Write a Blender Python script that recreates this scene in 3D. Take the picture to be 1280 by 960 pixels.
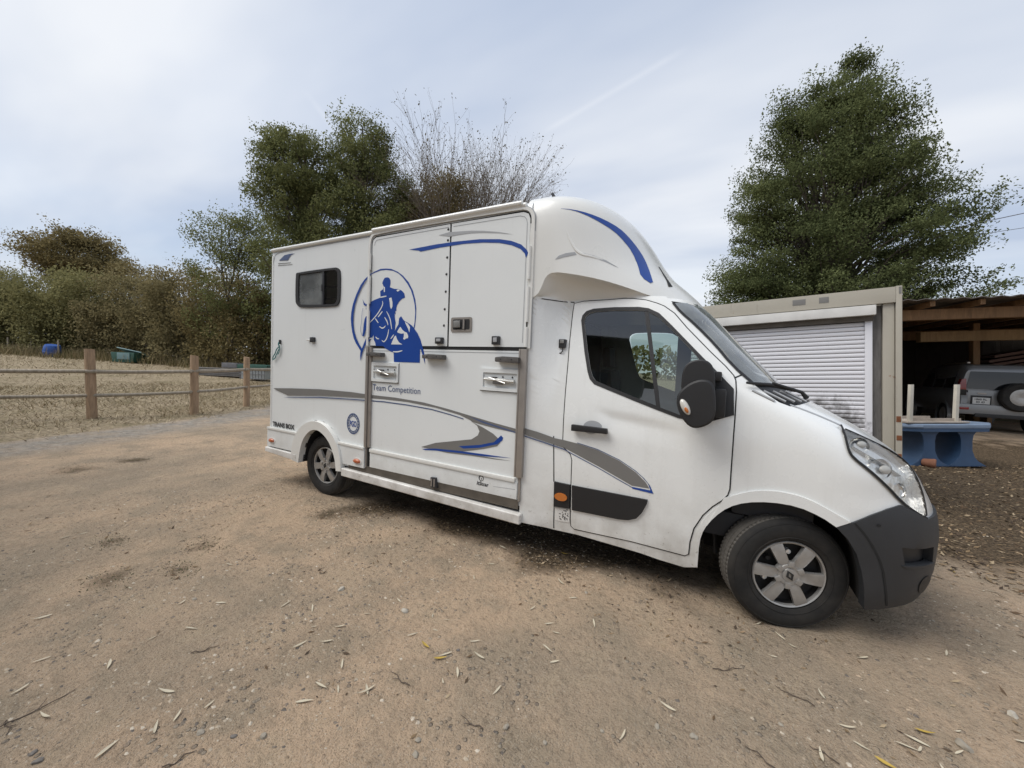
import bpy, bmesh, math, random
import numpy as np
from mathutils import Vector, Matrix, noise
from mathutils.geometry import delaunay_2d_cdt

random.seed(7)
for o in list(bpy.data.objects):
    bpy.data.objects.remove(o, do_unlink=True)
scene = bpy.context.scene
COL = scene.collection

# ------------------------------------------------------------------ camera
cam_data = bpy.data.cameras.new("camera")
cam = bpy.data.objects.new("camera", cam_data)
COL.objects.link(cam)
cam.location = (3.8807, -2.8034, 1.5355)
cam.rotation_euler = (1.5270, -0.0405, 0.4923)
cam_data.sensor_width = 36.0
cam_data.lens = 482.0 / 1280.0 * 36.0
cam_data.clip_start = 0.05
cam_data.clip_end = 2000.0
scene.camera = cam
CAM_R = Vector((0.88051, 0.47229, 0.04053))
CAM_U = Vector((-0.05636, 0.01940, 0.99822))
CAM_F = Vector((-0.47066, 0.88123, -0.04370))

# ------------------------------------------------------------------ sky, sun, exposure
SUN_DIR = Vector((-0.50, -0.45, 1.0)).normalized()          # towards the sun
SUN_EL = math.asin(SUN_DIR.z)
SUN_AZ = math.atan2(SUN_DIR.x, SUN_DIR.y)
world = bpy.data.worlds.new("World")
scene.world = world
world.use_nodes = True
wt = world.node_tree
wt.nodes.clear()


def wn(t, **kw):
    n = wt.nodes.new(t)
    for k, v in kw.items():
        setattr(n, k, v)
    return n


w_out = wn("ShaderNodeOutputWorld")
w_bg = wn("ShaderNodeBackground")
w_bg.inputs["Strength"].default_value = 0.10
w_sky = wn("ShaderNodeTexSky", sky_type="NISHITA")
w_sky.sun_disc = False
w_sky.sun_elevation = SUN_EL
w_sky.sun_rotation = SUN_AZ
w_sky.air_density = 1.2
w_sky.dust_density = 2.0
w_tc = wn("ShaderNodeTexCoord")
w_sep = wn("ShaderNodeSeparateXYZ")
wt.links.new(w_tc.outputs["Generated"], w_sep.inputs[0])


def wmath(op, a, b=None, clamp=False):
    n = wn("ShaderNodeMath", operation=op)
    n.use_clamp = clamp
    for i, v in enumerate((a, b)):
        if v is None:
            continue
        if isinstance(v, (int, float)):
            n.inputs[i].default_value = v
        else:
            wt.links.new(v, n.inputs[i])
    return n.outputs[0]


zz = wmath("ADD", wmath("MAXIMUM", w_sep.outputs[2], 0.0), 0.16)
px = wmath("DIVIDE", w_sep.outputs[0], zz)
py = wmath("DIVIDE", w_sep.outputs[1], zz)
w_comb = wn("ShaderNodeCombineXYZ")
wt.links.new(px, w_comb.inputs[0])
wt.links.new(py, w_comb.inputs[1])
w_map = wn("ShaderNodeMapping")
w_map.inputs["Rotation"].default_value = (0, 0, math.radians(-35))
w_map.inputs["Scale"].default_value = (0.42, 1.0, 1.0)
w_map.inputs["Location"].default_value = (3.1, 1.7, 0.0)
wt.links.new(w_comb.outputs[0], w_map.inputs["Vector"])
w_n1 = wn("ShaderNodeTexNoise")
w_n1.inputs["Scale"].default_value = 0.75
w_n1.inputs["Detail"].default_value = 4.0
w_n1.inputs["Roughness"].default_value = 0.52
w_n1.inputs["Distortion"].default_value = 0.5
wt.links.new(w_map.outputs[0], w_n1.inputs["Vector"])
w_ramp = wn("ShaderNodeValToRGB")
w_ramp.color_ramp.elements[0].position = 0.30
w_ramp.color_ramp.elements[0].color = (0.72, 0.72, 0.72, 1)
w_ramp.color_ramp.elements[1].position = 0.62
w_ramp.color_ramp.elements[1].color = (0.97, 0.97, 0.97, 1)
wt.links.new(w_n1.outputs["Fac"], w_ramp.inputs[0])
# thin vapour trails: bands round a great circle of the sky
def trail(d1, d2, width, s0, s1, amount):
    n = d1.cross(d2).normalized()
    m = ((d1 + d2) / 2).normalized()
    t = n.cross(m)
    dn = wn("ShaderNodeVectorMath", operation="DOT_PRODUCT")
    dn.inputs[1].default_value = n
    wt.links.new(w_tc.outputs["Generated"], dn.inputs[0])
    dt = wn("ShaderNodeVectorMath", operation="DOT_PRODUCT")
    dt.inputs[1].default_value = t
    wt.links.new(w_tc.outputs["Generated"], dt.inputs[0])
    a = wmath("ABSOLUTE", dn.outputs["Value"])
    f = wmath("SUBTRACT", 1.0, wmath("DIVIDE", a, width), clamp=True)
    g1 = wmath("DIVIDE", wmath("SUBTRACT", dt.outputs["Value"], s0), 0.05, clamp=True)
    g2 = wmath("DIVIDE", wmath("SUBTRACT", s1, dt.outputs["Value"]), 0.05, clamp=True)
    return wmath("MULTIPLY", wmath("MULTIPLY", f, amount), wmath("MULTIPLY", g1, g2))


tr1 = trail(Vector((-0.3628, 0.7792, 0.5111)), Vector((-0.0975, 0.7942, 0.5997)), 0.008, -0.16, 0.16, 0.14)
tr2 = trail(Vector((-0.7199, 0.4834, 0.4982)), Vector((-0.7111, 0.5304, 0.4615)), 0.008, -0.05, 0.05, 0.14)
tr = wmath("ADD", tr1, tr2)
w_fac = wmath("ADD", w_ramp.outputs[0], 0.0, clamp=True)
w_cl = wn("ShaderNodeMix", data_type="RGBA")
w_cl.inputs[6].default_value = (2.9, 3.35, 4.2, 1)      # grey-blue veil
w_cl.inputs[7].default_value = (5.0, 5.15, 5.4, 1)      # bright thin cloud
w_n2 = wn("ShaderNodeTexNoise")
w_n2.inputs["Scale"].default_value = 0.8
w_n2.inputs["Detail"].default_value = 5.0
wt.links.new(w_map.outputs[0], w_n2.inputs["Vector"])
w_r2 = wn("ShaderNodeMapRange")
w_r2.inputs[1].default_value = 0.38
w_r2.inputs[2].default_value = 0.60
wt.links.new(w_n2.outputs["Fac"], w_r2.inputs[0])
wt.links.new(w_r2.outputs[0], w_cl.inputs[0])
w_mix = wn("ShaderNodeMix", data_type="RGBA")
wt.links.new(w_fac, w_mix.inputs[0])
wt.links.new(w_sky.outputs[0], w_mix.inputs[6])
wt.links.new(w_cl.outputs[2], w_mix.inputs[7])
w_mix2 = wn("ShaderNodeMix", data_type="RGBA")
wt.links.new(tr, w_mix2.inputs[0])
wt.links.new(w_mix.outputs[2], w_mix2.inputs[6])
w_mix2.inputs[7].default_value = (6.0, 6.05, 6.15, 1)
wt.links.new(w_mix2.outputs[2], w_bg.inputs["Color"])
wt.links.new(w_bg.outputs[0], w_out.inputs["Surface"])

sun_data = bpy.data.lights.new("sun", "SUN")
sun_data.energy = 1.5
sun_data.angle = math.radians(42)
sun_data.color = (1.0, 0.965, 0.92)
sun = bpy.data.objects.new("sun", sun_data)
COL.objects.link(sun)
sun.location = (0, 0, 30)
sun.rotation_euler = SUN_DIR.to_track_quat("Z", "Y").to_euler()

scene.view_settings.view_transform = "Standard"
scene.view_settings.look = "None"
scene.view_settings.gamma = 1.0
scene.view_settings.exposure = 0.84
scene.view_settings.use_curve_mapping = False
scene.cycles.max_bounces = 4
scene.cycles.diffuse_bounces = 2
scene.cycles.glossy_bounces = 3
scene.cycles.transmission_bounces = 4
scene.cycles.transparent_max_bounces = 7
scene.cycles.caustics_reflective = False
scene.cycles.caustics_refractive = False


# ------------------------------------------------------------------ helpers
def tag(o, label=None, cat=None, group=None, kind=None):
    if label:
        o["label"] = label
    if cat:
        o["category"] = cat
    if group:
        o["group"] = group
    if kind:
        o["kind"] = kind
    return o


def empty(name, loc=(0, 0, 0), label=None, cat=None, group=None):
    o = bpy.data.objects.new(name, None)
    COL.objects.link(o)
    o.location = loc
    o.empty_display_size = 0.2
    return tag(o, label, cat, group)


def link(name, me, mat=None, parent=None):
    o = bpy.data.objects.new(name, me)
    COL.objects.link(o)
    if mat is not None and not me.materials:
        me.materials.append(mat)
    if parent is not None:
        o.parent = parent
    return o


def finish(me, smooth=True, angle=35):
    if smooth:
        me.polygons.foreach_set("use_smooth", [True] * len(me.polygons))
        me.set_sharp_from_angle(angle=math.radians(angle))
    me.update()
    return me


class MB:
    """collects simple solids into one mesh"""

    def __init__(self):
        self.v = []
        self.f = []

    def add(self, vs, fs):
        b = len(self.v)
        self.v += [tuple(p) for p in vs]
        self.f += [tuple(i + b for i in f) for f in fs]
        return self

    def box(self, a, b, M=None):
        x0, y0, z0 = a
        x1, y1, z1 = b
        vs = [Vector(p) for p in ((x0, y0, z0), (x1, y0, z0), (x1, y1, z0), (x0, y1, z0),
                                  (x0, y0, z1), (x1, y0, z1), (x1, y1, z1), (x0, y1, z1))]
        if M is not None:
            vs = [M @ p for p in vs]
        return self.add(vs, [(0, 3, 2, 1), (4, 5, 6, 7), (0, 1, 5, 4), (1, 2, 6, 5), (2, 3, 7, 6), (3, 0, 4, 7)])

    def tube(self, pts, rad, seg=8, cap=True):
        pts = [Vector(p) for p in pts]
        n = len(pts)
        if not hasattr(rad, "__len__"):
            rad = [rad] * n
        rings = []
        side = None
        for i, p in enumerate(pts):
            d = (pts[min(i + 1, n - 1)] - pts[max(i - 1, 0)])
            d = d.normalized() if d.length > 1e-9 else Vector((0, 0, 1))
            if side is None:
                side = d.cross(Vector((0, 0, 1)))
                if side.length < 0.1:
                    side = d.cross(Vector((1, 0, 0)))
            side = (side - d * side.dot(d))
            if side.length < 1e-6:
                side = d.orthogonal()
            side.normalize()
            up = d.cross(side)
            rings.append([p + (side * math.cos(2 * math.pi * k / seg) + up * math.sin(2 * math.pi * k / seg)) * rad[i] for k in range(seg)])
        vs = [p for r in rings for p in r]
        fs = []
        for i in range(n - 1):
            for k in range(seg):
                a, b = i * seg + k, i * seg + (k + 1) % seg
                fs.append((a, b, b + seg, a + seg))
        if cap:
            fs.append(tuple(range(seg - 1, -1, -1)))
            fs.append(tuple((n - 1) * seg + k for k in range(seg)))
        return self.add(vs, fs)

    def lathe(self, prof, seg=48, M=None, close=False, mod=None):
        """prof: (radius, axial) pairs, axis = Y, outer face towards -Y"""
        vs = []
        for k in range(seg):
            a = 2 * math.pi * k / seg
            for j, (r, y) in enumerate(prof):
                rr = r + (mod(j, k) if mod else 0)
                vs.append(Vector((rr * math.cos(a), y, rr * math.sin(a))))
        n = len(prof)
        fs = []
        for k in range(seg):
            k2 = (k + 1) % seg
            for j in range(n - 1 if not close else n):
                j2 = (j + 1) % n
                fs.append((k * n + j, k2 * n + j, k2 * n + j2, k * n + j2))
        if M is not None:
            vs = [M @ p for p in vs]
        return self.add(vs, fs)

    def prism(self, poly, y0, y1, M=None):
        """poly in XZ, extruded along Y"""
        n = len(poly)
        vs = [Vector((x, y0, z)) for x, z in poly] + [Vector((x, y1, z)) for x, z in poly]
        if M is not None:
            vs = [M @ p for p in vs]
        fs = [tuple(range(n)), tuple(range(2 * n - 1, n - 1, -1))]
        fs += [(i, i + n, (i + 1) % n + n, (i + 1) % n) for i in range(n)]
        return self.add(vs, fs)

    def mesh(self, name, bevel=0, segs=2, smooth=True, angle=35):
        me = bpy.data.meshes.new(name)
        me.from_pydata(self.v, [], self.f)
        bm = bmesh.new()
        bm.from_mesh(me)
        bmesh.ops.recalc_face_normals(bm, faces=bm.faces)
        if bevel:
            es = [e for e in bm.edges if len(e.link_faces) == 2 and e.calc_face_angle(0) > 0.5]
            bmesh.ops.bevel(bm, geom=es, offset=bevel, segments=segs, profile=0.7, affect="EDGES", clamp_overlap=True)
        bm.to_mesh(me)
        bm.free()
        return finish(me, smooth, angle)

    def obj(self, name, mat, parent=None, **kw):
        return link(name, self.mesh(name, **kw), mat, parent)


def pip(x, y, poly):
    c = False
    n = len(poly)
    j = n - 1
    for i in range(n):
        xi, yi = poly[i]
        xj, yj = poly[j]
        if (yi > y) != (yj > y) and x < (xj - xi) * (y - yi) / (yj - yi) + xi:
            c = not c
        j = i
    return c


def dens(poly, step, closed=True):
    out = []
    n = len(poly)
    for i in range(n if closed else n - 1):
        a, b = poly[i], poly[(i + 1) % n]
        k = max(1, int(math.hypot(b[0] - a[0], b[1] - a[1]) / step))
        for t in range(k):
            out.append((a[0] + (b[0] - a[0]) * t / k, a[1] + (b[1] - a[1]) * t / k))
    if not closed:
        out.append(poly[-1])
    return out


def smooth_poly(poly, it=2):
    for _ in range(it):
        n = len(poly)
        q = []
        for i in range(n):
            a, b = poly[i], poly[(i + 1) % n]
            q.append((a[0] * .75 + b[0] * .25, a[1] * .75 + b[1] * .25))
            q.append((a[0] * .25 + b[0] * .75, a[1] * .25 + b[1] * .75))
        poly = q
    return poly


def smooth_line(pts, it=2):
    for _ in range(it):
        q = [pts[0]]
        for a, b in zip(pts, pts[1:]):
            q.append((a[0] * .75 + b[0] * .25, a[1] * .75 + b[1] * .25))
            q.append((a[0] * .25 + b[0] * .75, a[1] * .25 + b[1] * .75))
        q.append(pts[-1])
        pts = q
    return pts


def offset_poly(poly, d):
    """closed outline moved outwards by d"""
    n = len(poly)
    area = sum(poly[i][0] * poly[(i + 1) % n][1] - poly[(i + 1) % n][0] * poly[i][1] for i in range(n))
    s = 1 if area > 0 else -1
    out = []
    for i in range(n):
        a, b = poly[i - 1], poly[(i + 1) % n]
        L = math.hypot(b[0] - a[0], b[1] - a[1]) or 1
        out.append((poly[i][0] + s * d * (b[1] - a[1]) / L, poly[i][1] - s * d * (b[0] - a[0]) / L))
    return out


def ribbon_poly(line, w):
    L, R = [], []
    n = len(line)
    for i, p in enumerate(line):
        a, b = line[max(i - 1, 0)], line[min(i + 1, n - 1)]
        d = math.hypot(b[0] - a[0], b[1] - a[1]) or 1
        nx, nz = -(b[1] - a[1]) / d, (b[0] - a[0]) / d
        ww = w[i] if hasattr(w, "__len__") else w
        L.append((p[0] + nx * ww / 2, p[1] + nz * ww / 2))
        R.append((p[0] - nx * ww / 2, p[1] - nz * ww / 2))
    return L + R[::-1]


def pchip(xs, ys):
    n = len(xs)
    h = [xs[i + 1] - xs[i] for i in range(n - 1)]
    d = [(ys[i + 1] - ys[i]) / h[i] for i in range(n - 1)]
    m = [0] * n
    m[0], m[-1] = d[0], d[-1]
    for i in range(1, n - 1):
        if d[i - 1] * d[i] > 0:
            w1, w2 = 2 * h[i] + h[i - 1], h[i] + 2 * h[i - 1]
            m[i] = (w1 + w2) / (w1 / d[i - 1] + w2 / d[i])

    def f(x):
        if x <= xs[0]:
            return ys[0]
        if x >= xs[-1]:
            return ys[-1]
        i = 0
        while xs[i + 1] < x:
            i += 1
        t = (x - xs[i]) / h[i]
        t2, t3 = t * t, t * t * t
        return ys[i] * (2 * t3 - 3 * t2 + 1) + h[i] * m[i] * (t3 - 2 * t2 + t) + ys[i + 1] * (-2 * t3 + 3 * t2) + h[i] * m[i + 1] * (t3 - t2)
    return f


def sstep(a, b, x):
    t = min(1, max(0, (x - a) / (b - a)))
    return t * t * (3 - 2 * t)


# ------------------------------------------------------------------ vehicle surfaces (x along the vehicle, y into it, z up)
YC = 1.06


class Plane:
    """flat body side at y = y0"""

    def __init__(self, y0=0.0):
        self.y0 = y0

    def dom(self, x, z):
        return (x, z)

    def p3(self, a, z):
        return Vector((a, self.y0, z))


class Cab:
    """cab body: horizontal sections, straight sides closing in a superellipse nose"""
    XF = staticmethod(pchip([.20, .30, .45, .60, .75, .88, 1.00, 1.10, 1.20, 1.30, 1.40, 1.47, 1.60, 1.80, 2.00, 2.20],
               [5.06, 5.135, 5.175, 5.18, 5.16, 5.11, 5.035, 4.93, 4.79, 4.62, 4.45, 4.33, 4.20, 4.01, 3.83, 3.63]))
    LL = staticmethod(pchip([.20, .5, .85, 1.0, 1.15, 1.3, 1.47, 2.2], [.62, .74, .72, .64, .56, .50, .50, .50]))
    NN = staticmethod(pchip([.2, .5, .85, 1.1, 1.3, 1.47, 2.2], [2.5, 2.5, 2.5, 2.8, 3.0, 3.0, 3.0]))
    YS = staticmethod(pchip([.2, .4, .8, 1.1, 1.3, 1.49, 1.75, 2.05, 2.2], [.06, .035, .02, .028, .05, .085, .145, .22, .27]))

    def dom(self, x, z):
        l = self.LL(z)
        xc = self.XF(z) - l
        if x <= xc:
            return (x - xc, z)
        return (math.asin(min(1, (x - xc) / l) ** (self.NN(z) / 2)), z)

    def p3(self, q, z):
        xf, l, n, ys = self.XF(z), self.LL(z), self.NN(z), self.YS(z)
        xc = xf - l
        if q <= 0:
            x = xc + q
            if x < 2.79:
                ys *= sstep(2.50, 2.79, x)
            if 3.08 < x < 3.80 and .98 < z < 1.28:
                # hollow swage pressed into the door below the glass
                t = (1.262 - .105 * (x - 3.10) - z) / .19
                if 0 < t < 1:
                    ys += .024 * (1 - t) ** 1.2 * sstep(0, .40, t) * sstep(3.08, 3.22, x) * (1 - sstep(3.35, 3.80, x))
            return Vector((x, ys, z))
        q = min(q, math.pi / 2)
        return Vector((xc + l * max(0, math.sin(q)) ** (2 / n), YC - (YC - ys) * max(0, math.cos(q)) ** (2 / n), z))


class Dome:
    """moulded fairing above the cab; rows are spaced by t so that the crown is sampled well"""
    X0 = 2.50
    ZB, ZT = 2.05, 3.005
    XF = staticmethod(pchip([2.05, 2.2, 2.35, 2.5, 2.65, 2.8, 2.9, 2.97, 3.005], [3.79, 3.655, 3.49, 3.38, 3.29, 3.18, 3.06, 2.9, 2.54]))
    YS = staticmethod(pchip([2.05, 2.6, 2.74, 2.84, 2.90, 2.945, 2.98, 3.0, 3.005], [.0, .0, .006, .03, .08, .20, .45, .8, 1.06]))
    NN = staticmethod(pchip([2.05, 2.5, 3.0], [2.3, 2.3, 2.5]))

    def dom(self, x, z):
        t = 1 - math.sqrt(max(0, 1 - (z - self.ZB) / (self.ZT - self.ZB)))
        if x <= self.X0:
            return (x - self.X0, t)
        return (math.asin(min(1, (x - self.X0) / (self.XF(z) - self.X0)) ** (self.NN(z) / 2)), t)

    def p3(self, q, t):
        t = min(1, max(0, t))
        z = self.ZB + (self.ZT - self.ZB) * (1 - (1 - t) ** 2)
        xf, n, ys = self.XF(z), self.NN(z), self.YS(z)
        l = xf - self.X0
        if q <= 0:
            return Vector((self.X0 + q, ys, z))
        q = min(q, math.pi / 2)
        return Vector((self.X0 + l * max(0, math.sin(q)) ** (2 / n), YC - (YC - ys) * max(0, math.cos(q)) ** (2 / n), z))


SIDE, CAB, DOME = Plane(0.0), Cab(), Dome()


def patch_data(poly, surf, holes=(), off=0.0, step=0.06, thick=0.0, raw=False):
    """triangulated sheet on a body surface, cut to an outline in (x, z)"""
    conv = (lambda p: p) if raw else (lambda p: surf.dom(*p))
    loops = [[conv(p) for p in dens(list(poly), step)]] + [[conv(p) for p in dens(list(h), step)] for h in holes]
    clean = []
    for lp in loops:
        c = []
        for p in lp:
            if not c or math.hypot(p[0] - c[-1][0], p[1] - c[-1][1]) > 1e-4:
                c.append(p)
        if math.hypot(c[0][0] - c[-1][0], c[0][1] - c[-1][1]) < 1e-4:
            c.pop()
        clean.append(c)
    loops = clean
    pts, edges = [], []
    for lp in loops:
        b = len(pts)
        pts += [Vector(p) for p in lp]
        edges += [(b + i, b + (i + 1) % len(lp)) for i in range(len(lp))]
    x0, x1 = min(p[0] for p in loops[0]), max(p[0] for p in loops[0])
    z0, z1 = min(p[1] for p in loops[0]), max(p[1] for p in loops[0])
    if not isinstance(surf, Plane):
        nx, nz = int((x1 - x0) / step) + 1, int((z1 - z0) / step) + 1
        near = [p for lp in loops for p in lp]
        for i in range(1, nx):
            for j in range(1, nz):
                x, z = x0 + (x1 - x0) * i / nx, z0 + (z1 - z0) * j / nz
                if pip(x, z, loops[0]) and not any(pip(x, z, h) for h in loops[1:]):
                    if min((x - a) ** 2 + (z - b) ** 2 for a, b in near) > (step * .35) ** 2:
                        pts.append(Vector((x, z)))
    ov, oe, of, *_ = delaunay_2d_cdt(pts, edges, [], 0, 1e-6)
    tri = []
    for f in of:
        cx = sum(ov[i][0] for i in f) / len(f)
        cz = sum(ov[i][1] for i in f) / len(f)
        if pip(cx, cz, loops[0]) and not any(pip(cx, cz, h) for h in loops[1:]):
            tri.append(tuple(f))
    e = 1e-3

    def at(p, o):
        a, z = p[0], p[1]
        P = surf.p3(a, z)
        if o:
            du = surf.p3(a + e, z) - surf.p3(a - e, z)
            dv = surf.p3(a, z + e) - surf.p3(a, z - e)
            n = du.cross(dv)
            if n.length < 1e-12:
                n = Vector((0, -1, 0))
            n.normalize()
            P = P + n * o
        return P
    used = sorted({i for f in tri for i in f})
    idx = {k: i for i, k in enumerate(used)}
    vs = [at(ov[k], off) for k in used]
    fs = [tuple(idx[i] for i in f) for f in tri]
    # outside faces look towards -y / +x
    if thick:
        cnt = {}
        for f in fs:
            for a, b in zip(f, f[1:] + f[:1]):
                cnt[(a, b)] = 1
        rim = [(a, b) for (a, b) in cnt if (b, a) not in cnt]
        inner = {}
        for a, b in rim:
            for k in (a, b):
                if k not in inner:
                    inner[k] = len(vs)
                    vs.append(at(ov[used[k]], off - thick))
        fs += [(b, a, inner[a], inner[b]) for a, b in rim]
    return vs, fs


def patch(name, poly, surf, mat, parent, mirror=False, holes=(), off=0.0, step=0.06, thick=0.0, raw=False, angle=35):
    vs, fs = patch_data(poly, surf, holes, off, step, thick, raw)
    mb = MB()
    mb.add(vs, fs)
    if mirror:
        mb.add([Vector((p.x, 2 * YC - p.y, p.z)) for p in vs], [f[::-1] for f in fs])
    me = bpy.data.meshes.new(name)
    me.from_pydata(mb.v, [], mb.f)
    bm = bmesh.new()
    bm.from_mesh(me)
    bmesh.ops.remove_doubles(bm, verts=bm.verts, dist=2e-4)
    bm.to_mesh(me)
    bm.free()
    finish(me, True, angle)
    return link(name, me, mat, parent)


def text_mesh(name, body, size, mat, parent, loc, sx=1.0, bold=0.0, shear=0.0, rot=0.0, align="LEFT"):
    cu = bpy.data.curves.new(name, "FONT")
    cu.body = body
    cu.size = size
    cu.offset = bold
    cu.shear = shear
    cu.align_x = align
    cu.resolution_u = 3
    tmp = bpy.data.objects.new(name + "_tmp", cu)
    COL.objects.link(tmp)
    bpy.context.view_layer.update()
    me = bpy.data.meshes.new_from_object(tmp.evaluated_get(bpy.context.evaluated_depsgraph_get()))
    bpy.data.objects.remove(tmp, do_unlink=True)
    for v in me.vertices:
        x, y = v.co.x * sx, v.co.y
        x, y = x * math.cos(rot) - y * math.sin(rot), x * math.sin(rot) + y * math.cos(rot)
        v.co = (loc[0] + x, loc[1], loc[2] + y)
    me.materials.clear()
    return link(name, me, mat, parent)


def disc_poly(cx, cz, rx, rz, n=24):
    return [(cx + rx * math.cos(2 * math.pi * k / n), cz + rz * math.sin(2 * math.pi * k / n)) for k in range(n)]


def rrect(x0, z0, x1, z1, r, n=4):
    out = []
    for cx, cz, a0 in ((x1 - r, z1 - r, 0), (x0 + r, z1 - r, 90), (x0 + r, z0 + r, 180), (x1 - r, z0 + r, 270)):
        for k in range(n + 1):
            a = math.radians(a0 + 90 * k / n)
            out.append((cx + r * math.cos(a), cz + r * math.sin(a)))
    return out
# ------------------------------------------------------------------ materials
def new_mat(name):
    m = bpy.data.materials.new(name)
    m.use_nodes = True
    nt = m.node_tree
    b = nt.nodes["Principled BSDF"]
    return m, nt, b


def plain(name, col, rough=0.5, metal=0.0, var=0.0, scale=8.0, bump=0.0, bscale=60.0, coat=0.0, spec=0.5):
    m, nt, b = new_mat(name)
    b.inputs["Base Color"].default_value = (*col, 1)
    b.inputs["Roughness"].default_value = rough
    b.inputs["Metallic"].default_value = metal
    b.inputs["Coat Weight"].default_value = coat
    b.inputs["Specular IOR Level"].default_value = spec
    tc = nt.nodes.new("ShaderNodeTexCoord")
    if var:
        n = nt.nodes.new("ShaderNodeTexNoise")
        n.inputs["Scale"].default_value = scale
        n.inputs["Detail"].default_value = 6
        nt.links.new(tc.outputs["Object"], n.inputs["Vector"])
        mx = nt.nodes.new("ShaderNodeMix")
        mx.data_type = "RGBA"
        mx.inputs[6].default_value = (*[c * (1 - var) for c in col], 1)
        mx.inputs[7].default_value = (*[min(1, c * (1 + var)) for c in col], 1)
        nt.links.new(n.outputs["Fac"], mx.inputs[0])
        nt.links.new(mx.outputs[2], b.inputs["Base Color"])
    if bump:
        n2 = nt.nodes.new("ShaderNodeTexNoise")
        n2.inputs["Scale"].default_value = bscale
        n2.inputs["Detail"].default_value = 5
        nt.links.new(tc.outputs["Object"], n2.inputs["Vector"])
        bp = nt.nodes.new("ShaderNodeBump")
        bp.inputs["Strength"].default_value = bump
        bp.inputs["Distance"].default_value = 0.01
        nt.links.new(n2.outputs["Fac"], bp.inputs["Height"])
        nt.links.new(bp.outputs[0], b.inputs["Normal"])
    return m


def mix_rgb(nt, fac, a, b):
    mx = nt.nodes.new("ShaderNodeMix")
    mx.data_type = "RGBA"
    for s, v in ((0, fac), (6, a), (7, b)):
        if isinstance(v, (int, float)):
            mx.inputs[s].default_value = v
        elif isinstance(v, tuple):
            mx.inputs[s].default_value = (*v, 1)
        else:
            nt.links.new(v, mx.inputs[s])
    return mx.outputs[2]


def nmath(nt, op, a, b=None, clamp=False):
    n = nt.nodes.new("ShaderNodeMath")
    n.operation = op
    n.use_clamp = clamp
    for i, v in enumerate((a, b)):
        if v is None:
            continue
        if isinstance(v, (int, float)):
            n.inputs[i].default_value = v
        else:
            nt.links.new(v, n.inputs[i])
    return n.outputs[0]


def nnoise(nt, vec, scale, detail=5, rough=0.55, dist=0.0):
    n = nt.nodes.new("ShaderNodeTexNoise")
    n.inputs["Scale"].default_value = scale
    n.inputs["Detail"].default_value = detail
    n.inputs["Roughness"].default_value = rough
    n.inputs["Distortion"].default_value = dist
    nt.links.new(vec, n.inputs["Vector"])
    return n.outputs["Fac"]


def nmap(nt, v, a, b, c=0.0, d=1.0):
    n = nt.nodes.new("ShaderNodeMapRange")
    nt.links.new(v, n.inputs[0])
    for i, x in enumerate((a, b, c, d)):
        n.inputs[i + 1].default_value = x
    return n.outputs[0]


def nvec(nt, vec, scale=(1, 1, 1), rot=(0, 0, 0)):
    n = nt.nodes.new("ShaderNodeMapping")
    n.inputs["Scale"].default_value = scale
    n.inputs["Rotation"].default_value = rot
    nt.links.new(vec, n.inputs["Vector"])
    return n.outputs[0]


def paint(name, col, rough=0.32, dirt=0.6, coat=0.35):
    """vehicle paint with road film, run marks and specks that lie on the panels"""
    m, nt, b = new_mat(name)
    tc = nt.nodes.new("ShaderNodeTexCoord")
    v = tc.outputs["Object"]
    sep = nt.nodes.new("ShaderNodeSeparateXYZ")
    nt.links.new(v, sep.inputs[0])
    low = nmap(nt, sep.outputs[2], 0.95, 0.22)
    n1 = nnoise(nt, v, 5.0, 5, 0.6)
    film = nmath(nt, "MULTIPLY", nmap(nt, n1, 0.34, 0.68), nmath(nt, "POWER", low, 1.6), clamp=True)
    runs = nnoise(nt, nvec(nt, v, (16, 16, 0.7)), 1.0, 5, 0.6)
    runs = nmap(nt, runs, 0.58, 0.95, 0.0, 0.22)
    specks = nnoise(nt, v, 42.0, 4, 0.65)
    specks = nmath(nt, "MULTIPLY", nmap(nt, specks, 0.63, 0.71), nmap(nt, sep.outputs[2], 1.1, 0.2, 0.03, 0.9))
    d = nmath(nt, "ADD", nmath(nt, "ADD", nmath(nt, "MULTIPLY", film, 0.75), runs), nmath(nt, "MULTIPLY", specks, 0.7), clamp=True)
    d = nmath(nt, "MULTIPLY", d, dirt)
    patchy = nnoise(nt, v, 1.3, 4, 0.5)
    base = mix_rgb(nt, patchy, tuple(c * 0.94 for c in col), tuple(min(1, c * 1.03) for c in col))
    c = mix_rgb(nt, d, base, (0.20, 0.165, 0.115))
    nt.links.new(c, b.inputs["Base Color"])
    nt.links.new(nmath(nt, "ADD", nmath(nt, "MULTIPLY", d, 0.4), nmap(nt, n1, 0.3, 0.7, rough - 0.06, rough + 0.10)), b.inputs["Roughness"])
    b.inputs["Coat Weight"].default_value = coat
    b.inputs["Coat Roughness"].default_value = 0.16
    bp = nt.nodes.new("ShaderNodeBump")
    bp.inputs["Strength"].default_value = 0.04
    bp.inputs["Distance"].default_value = 0.02
    nt.links.new(nnoise(nt, v, 2.2, 3, 0.4), bp.inputs["Height"])
    nt.links.new(bp.outputs[0], b.inputs["Normal"])
    return m


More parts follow.
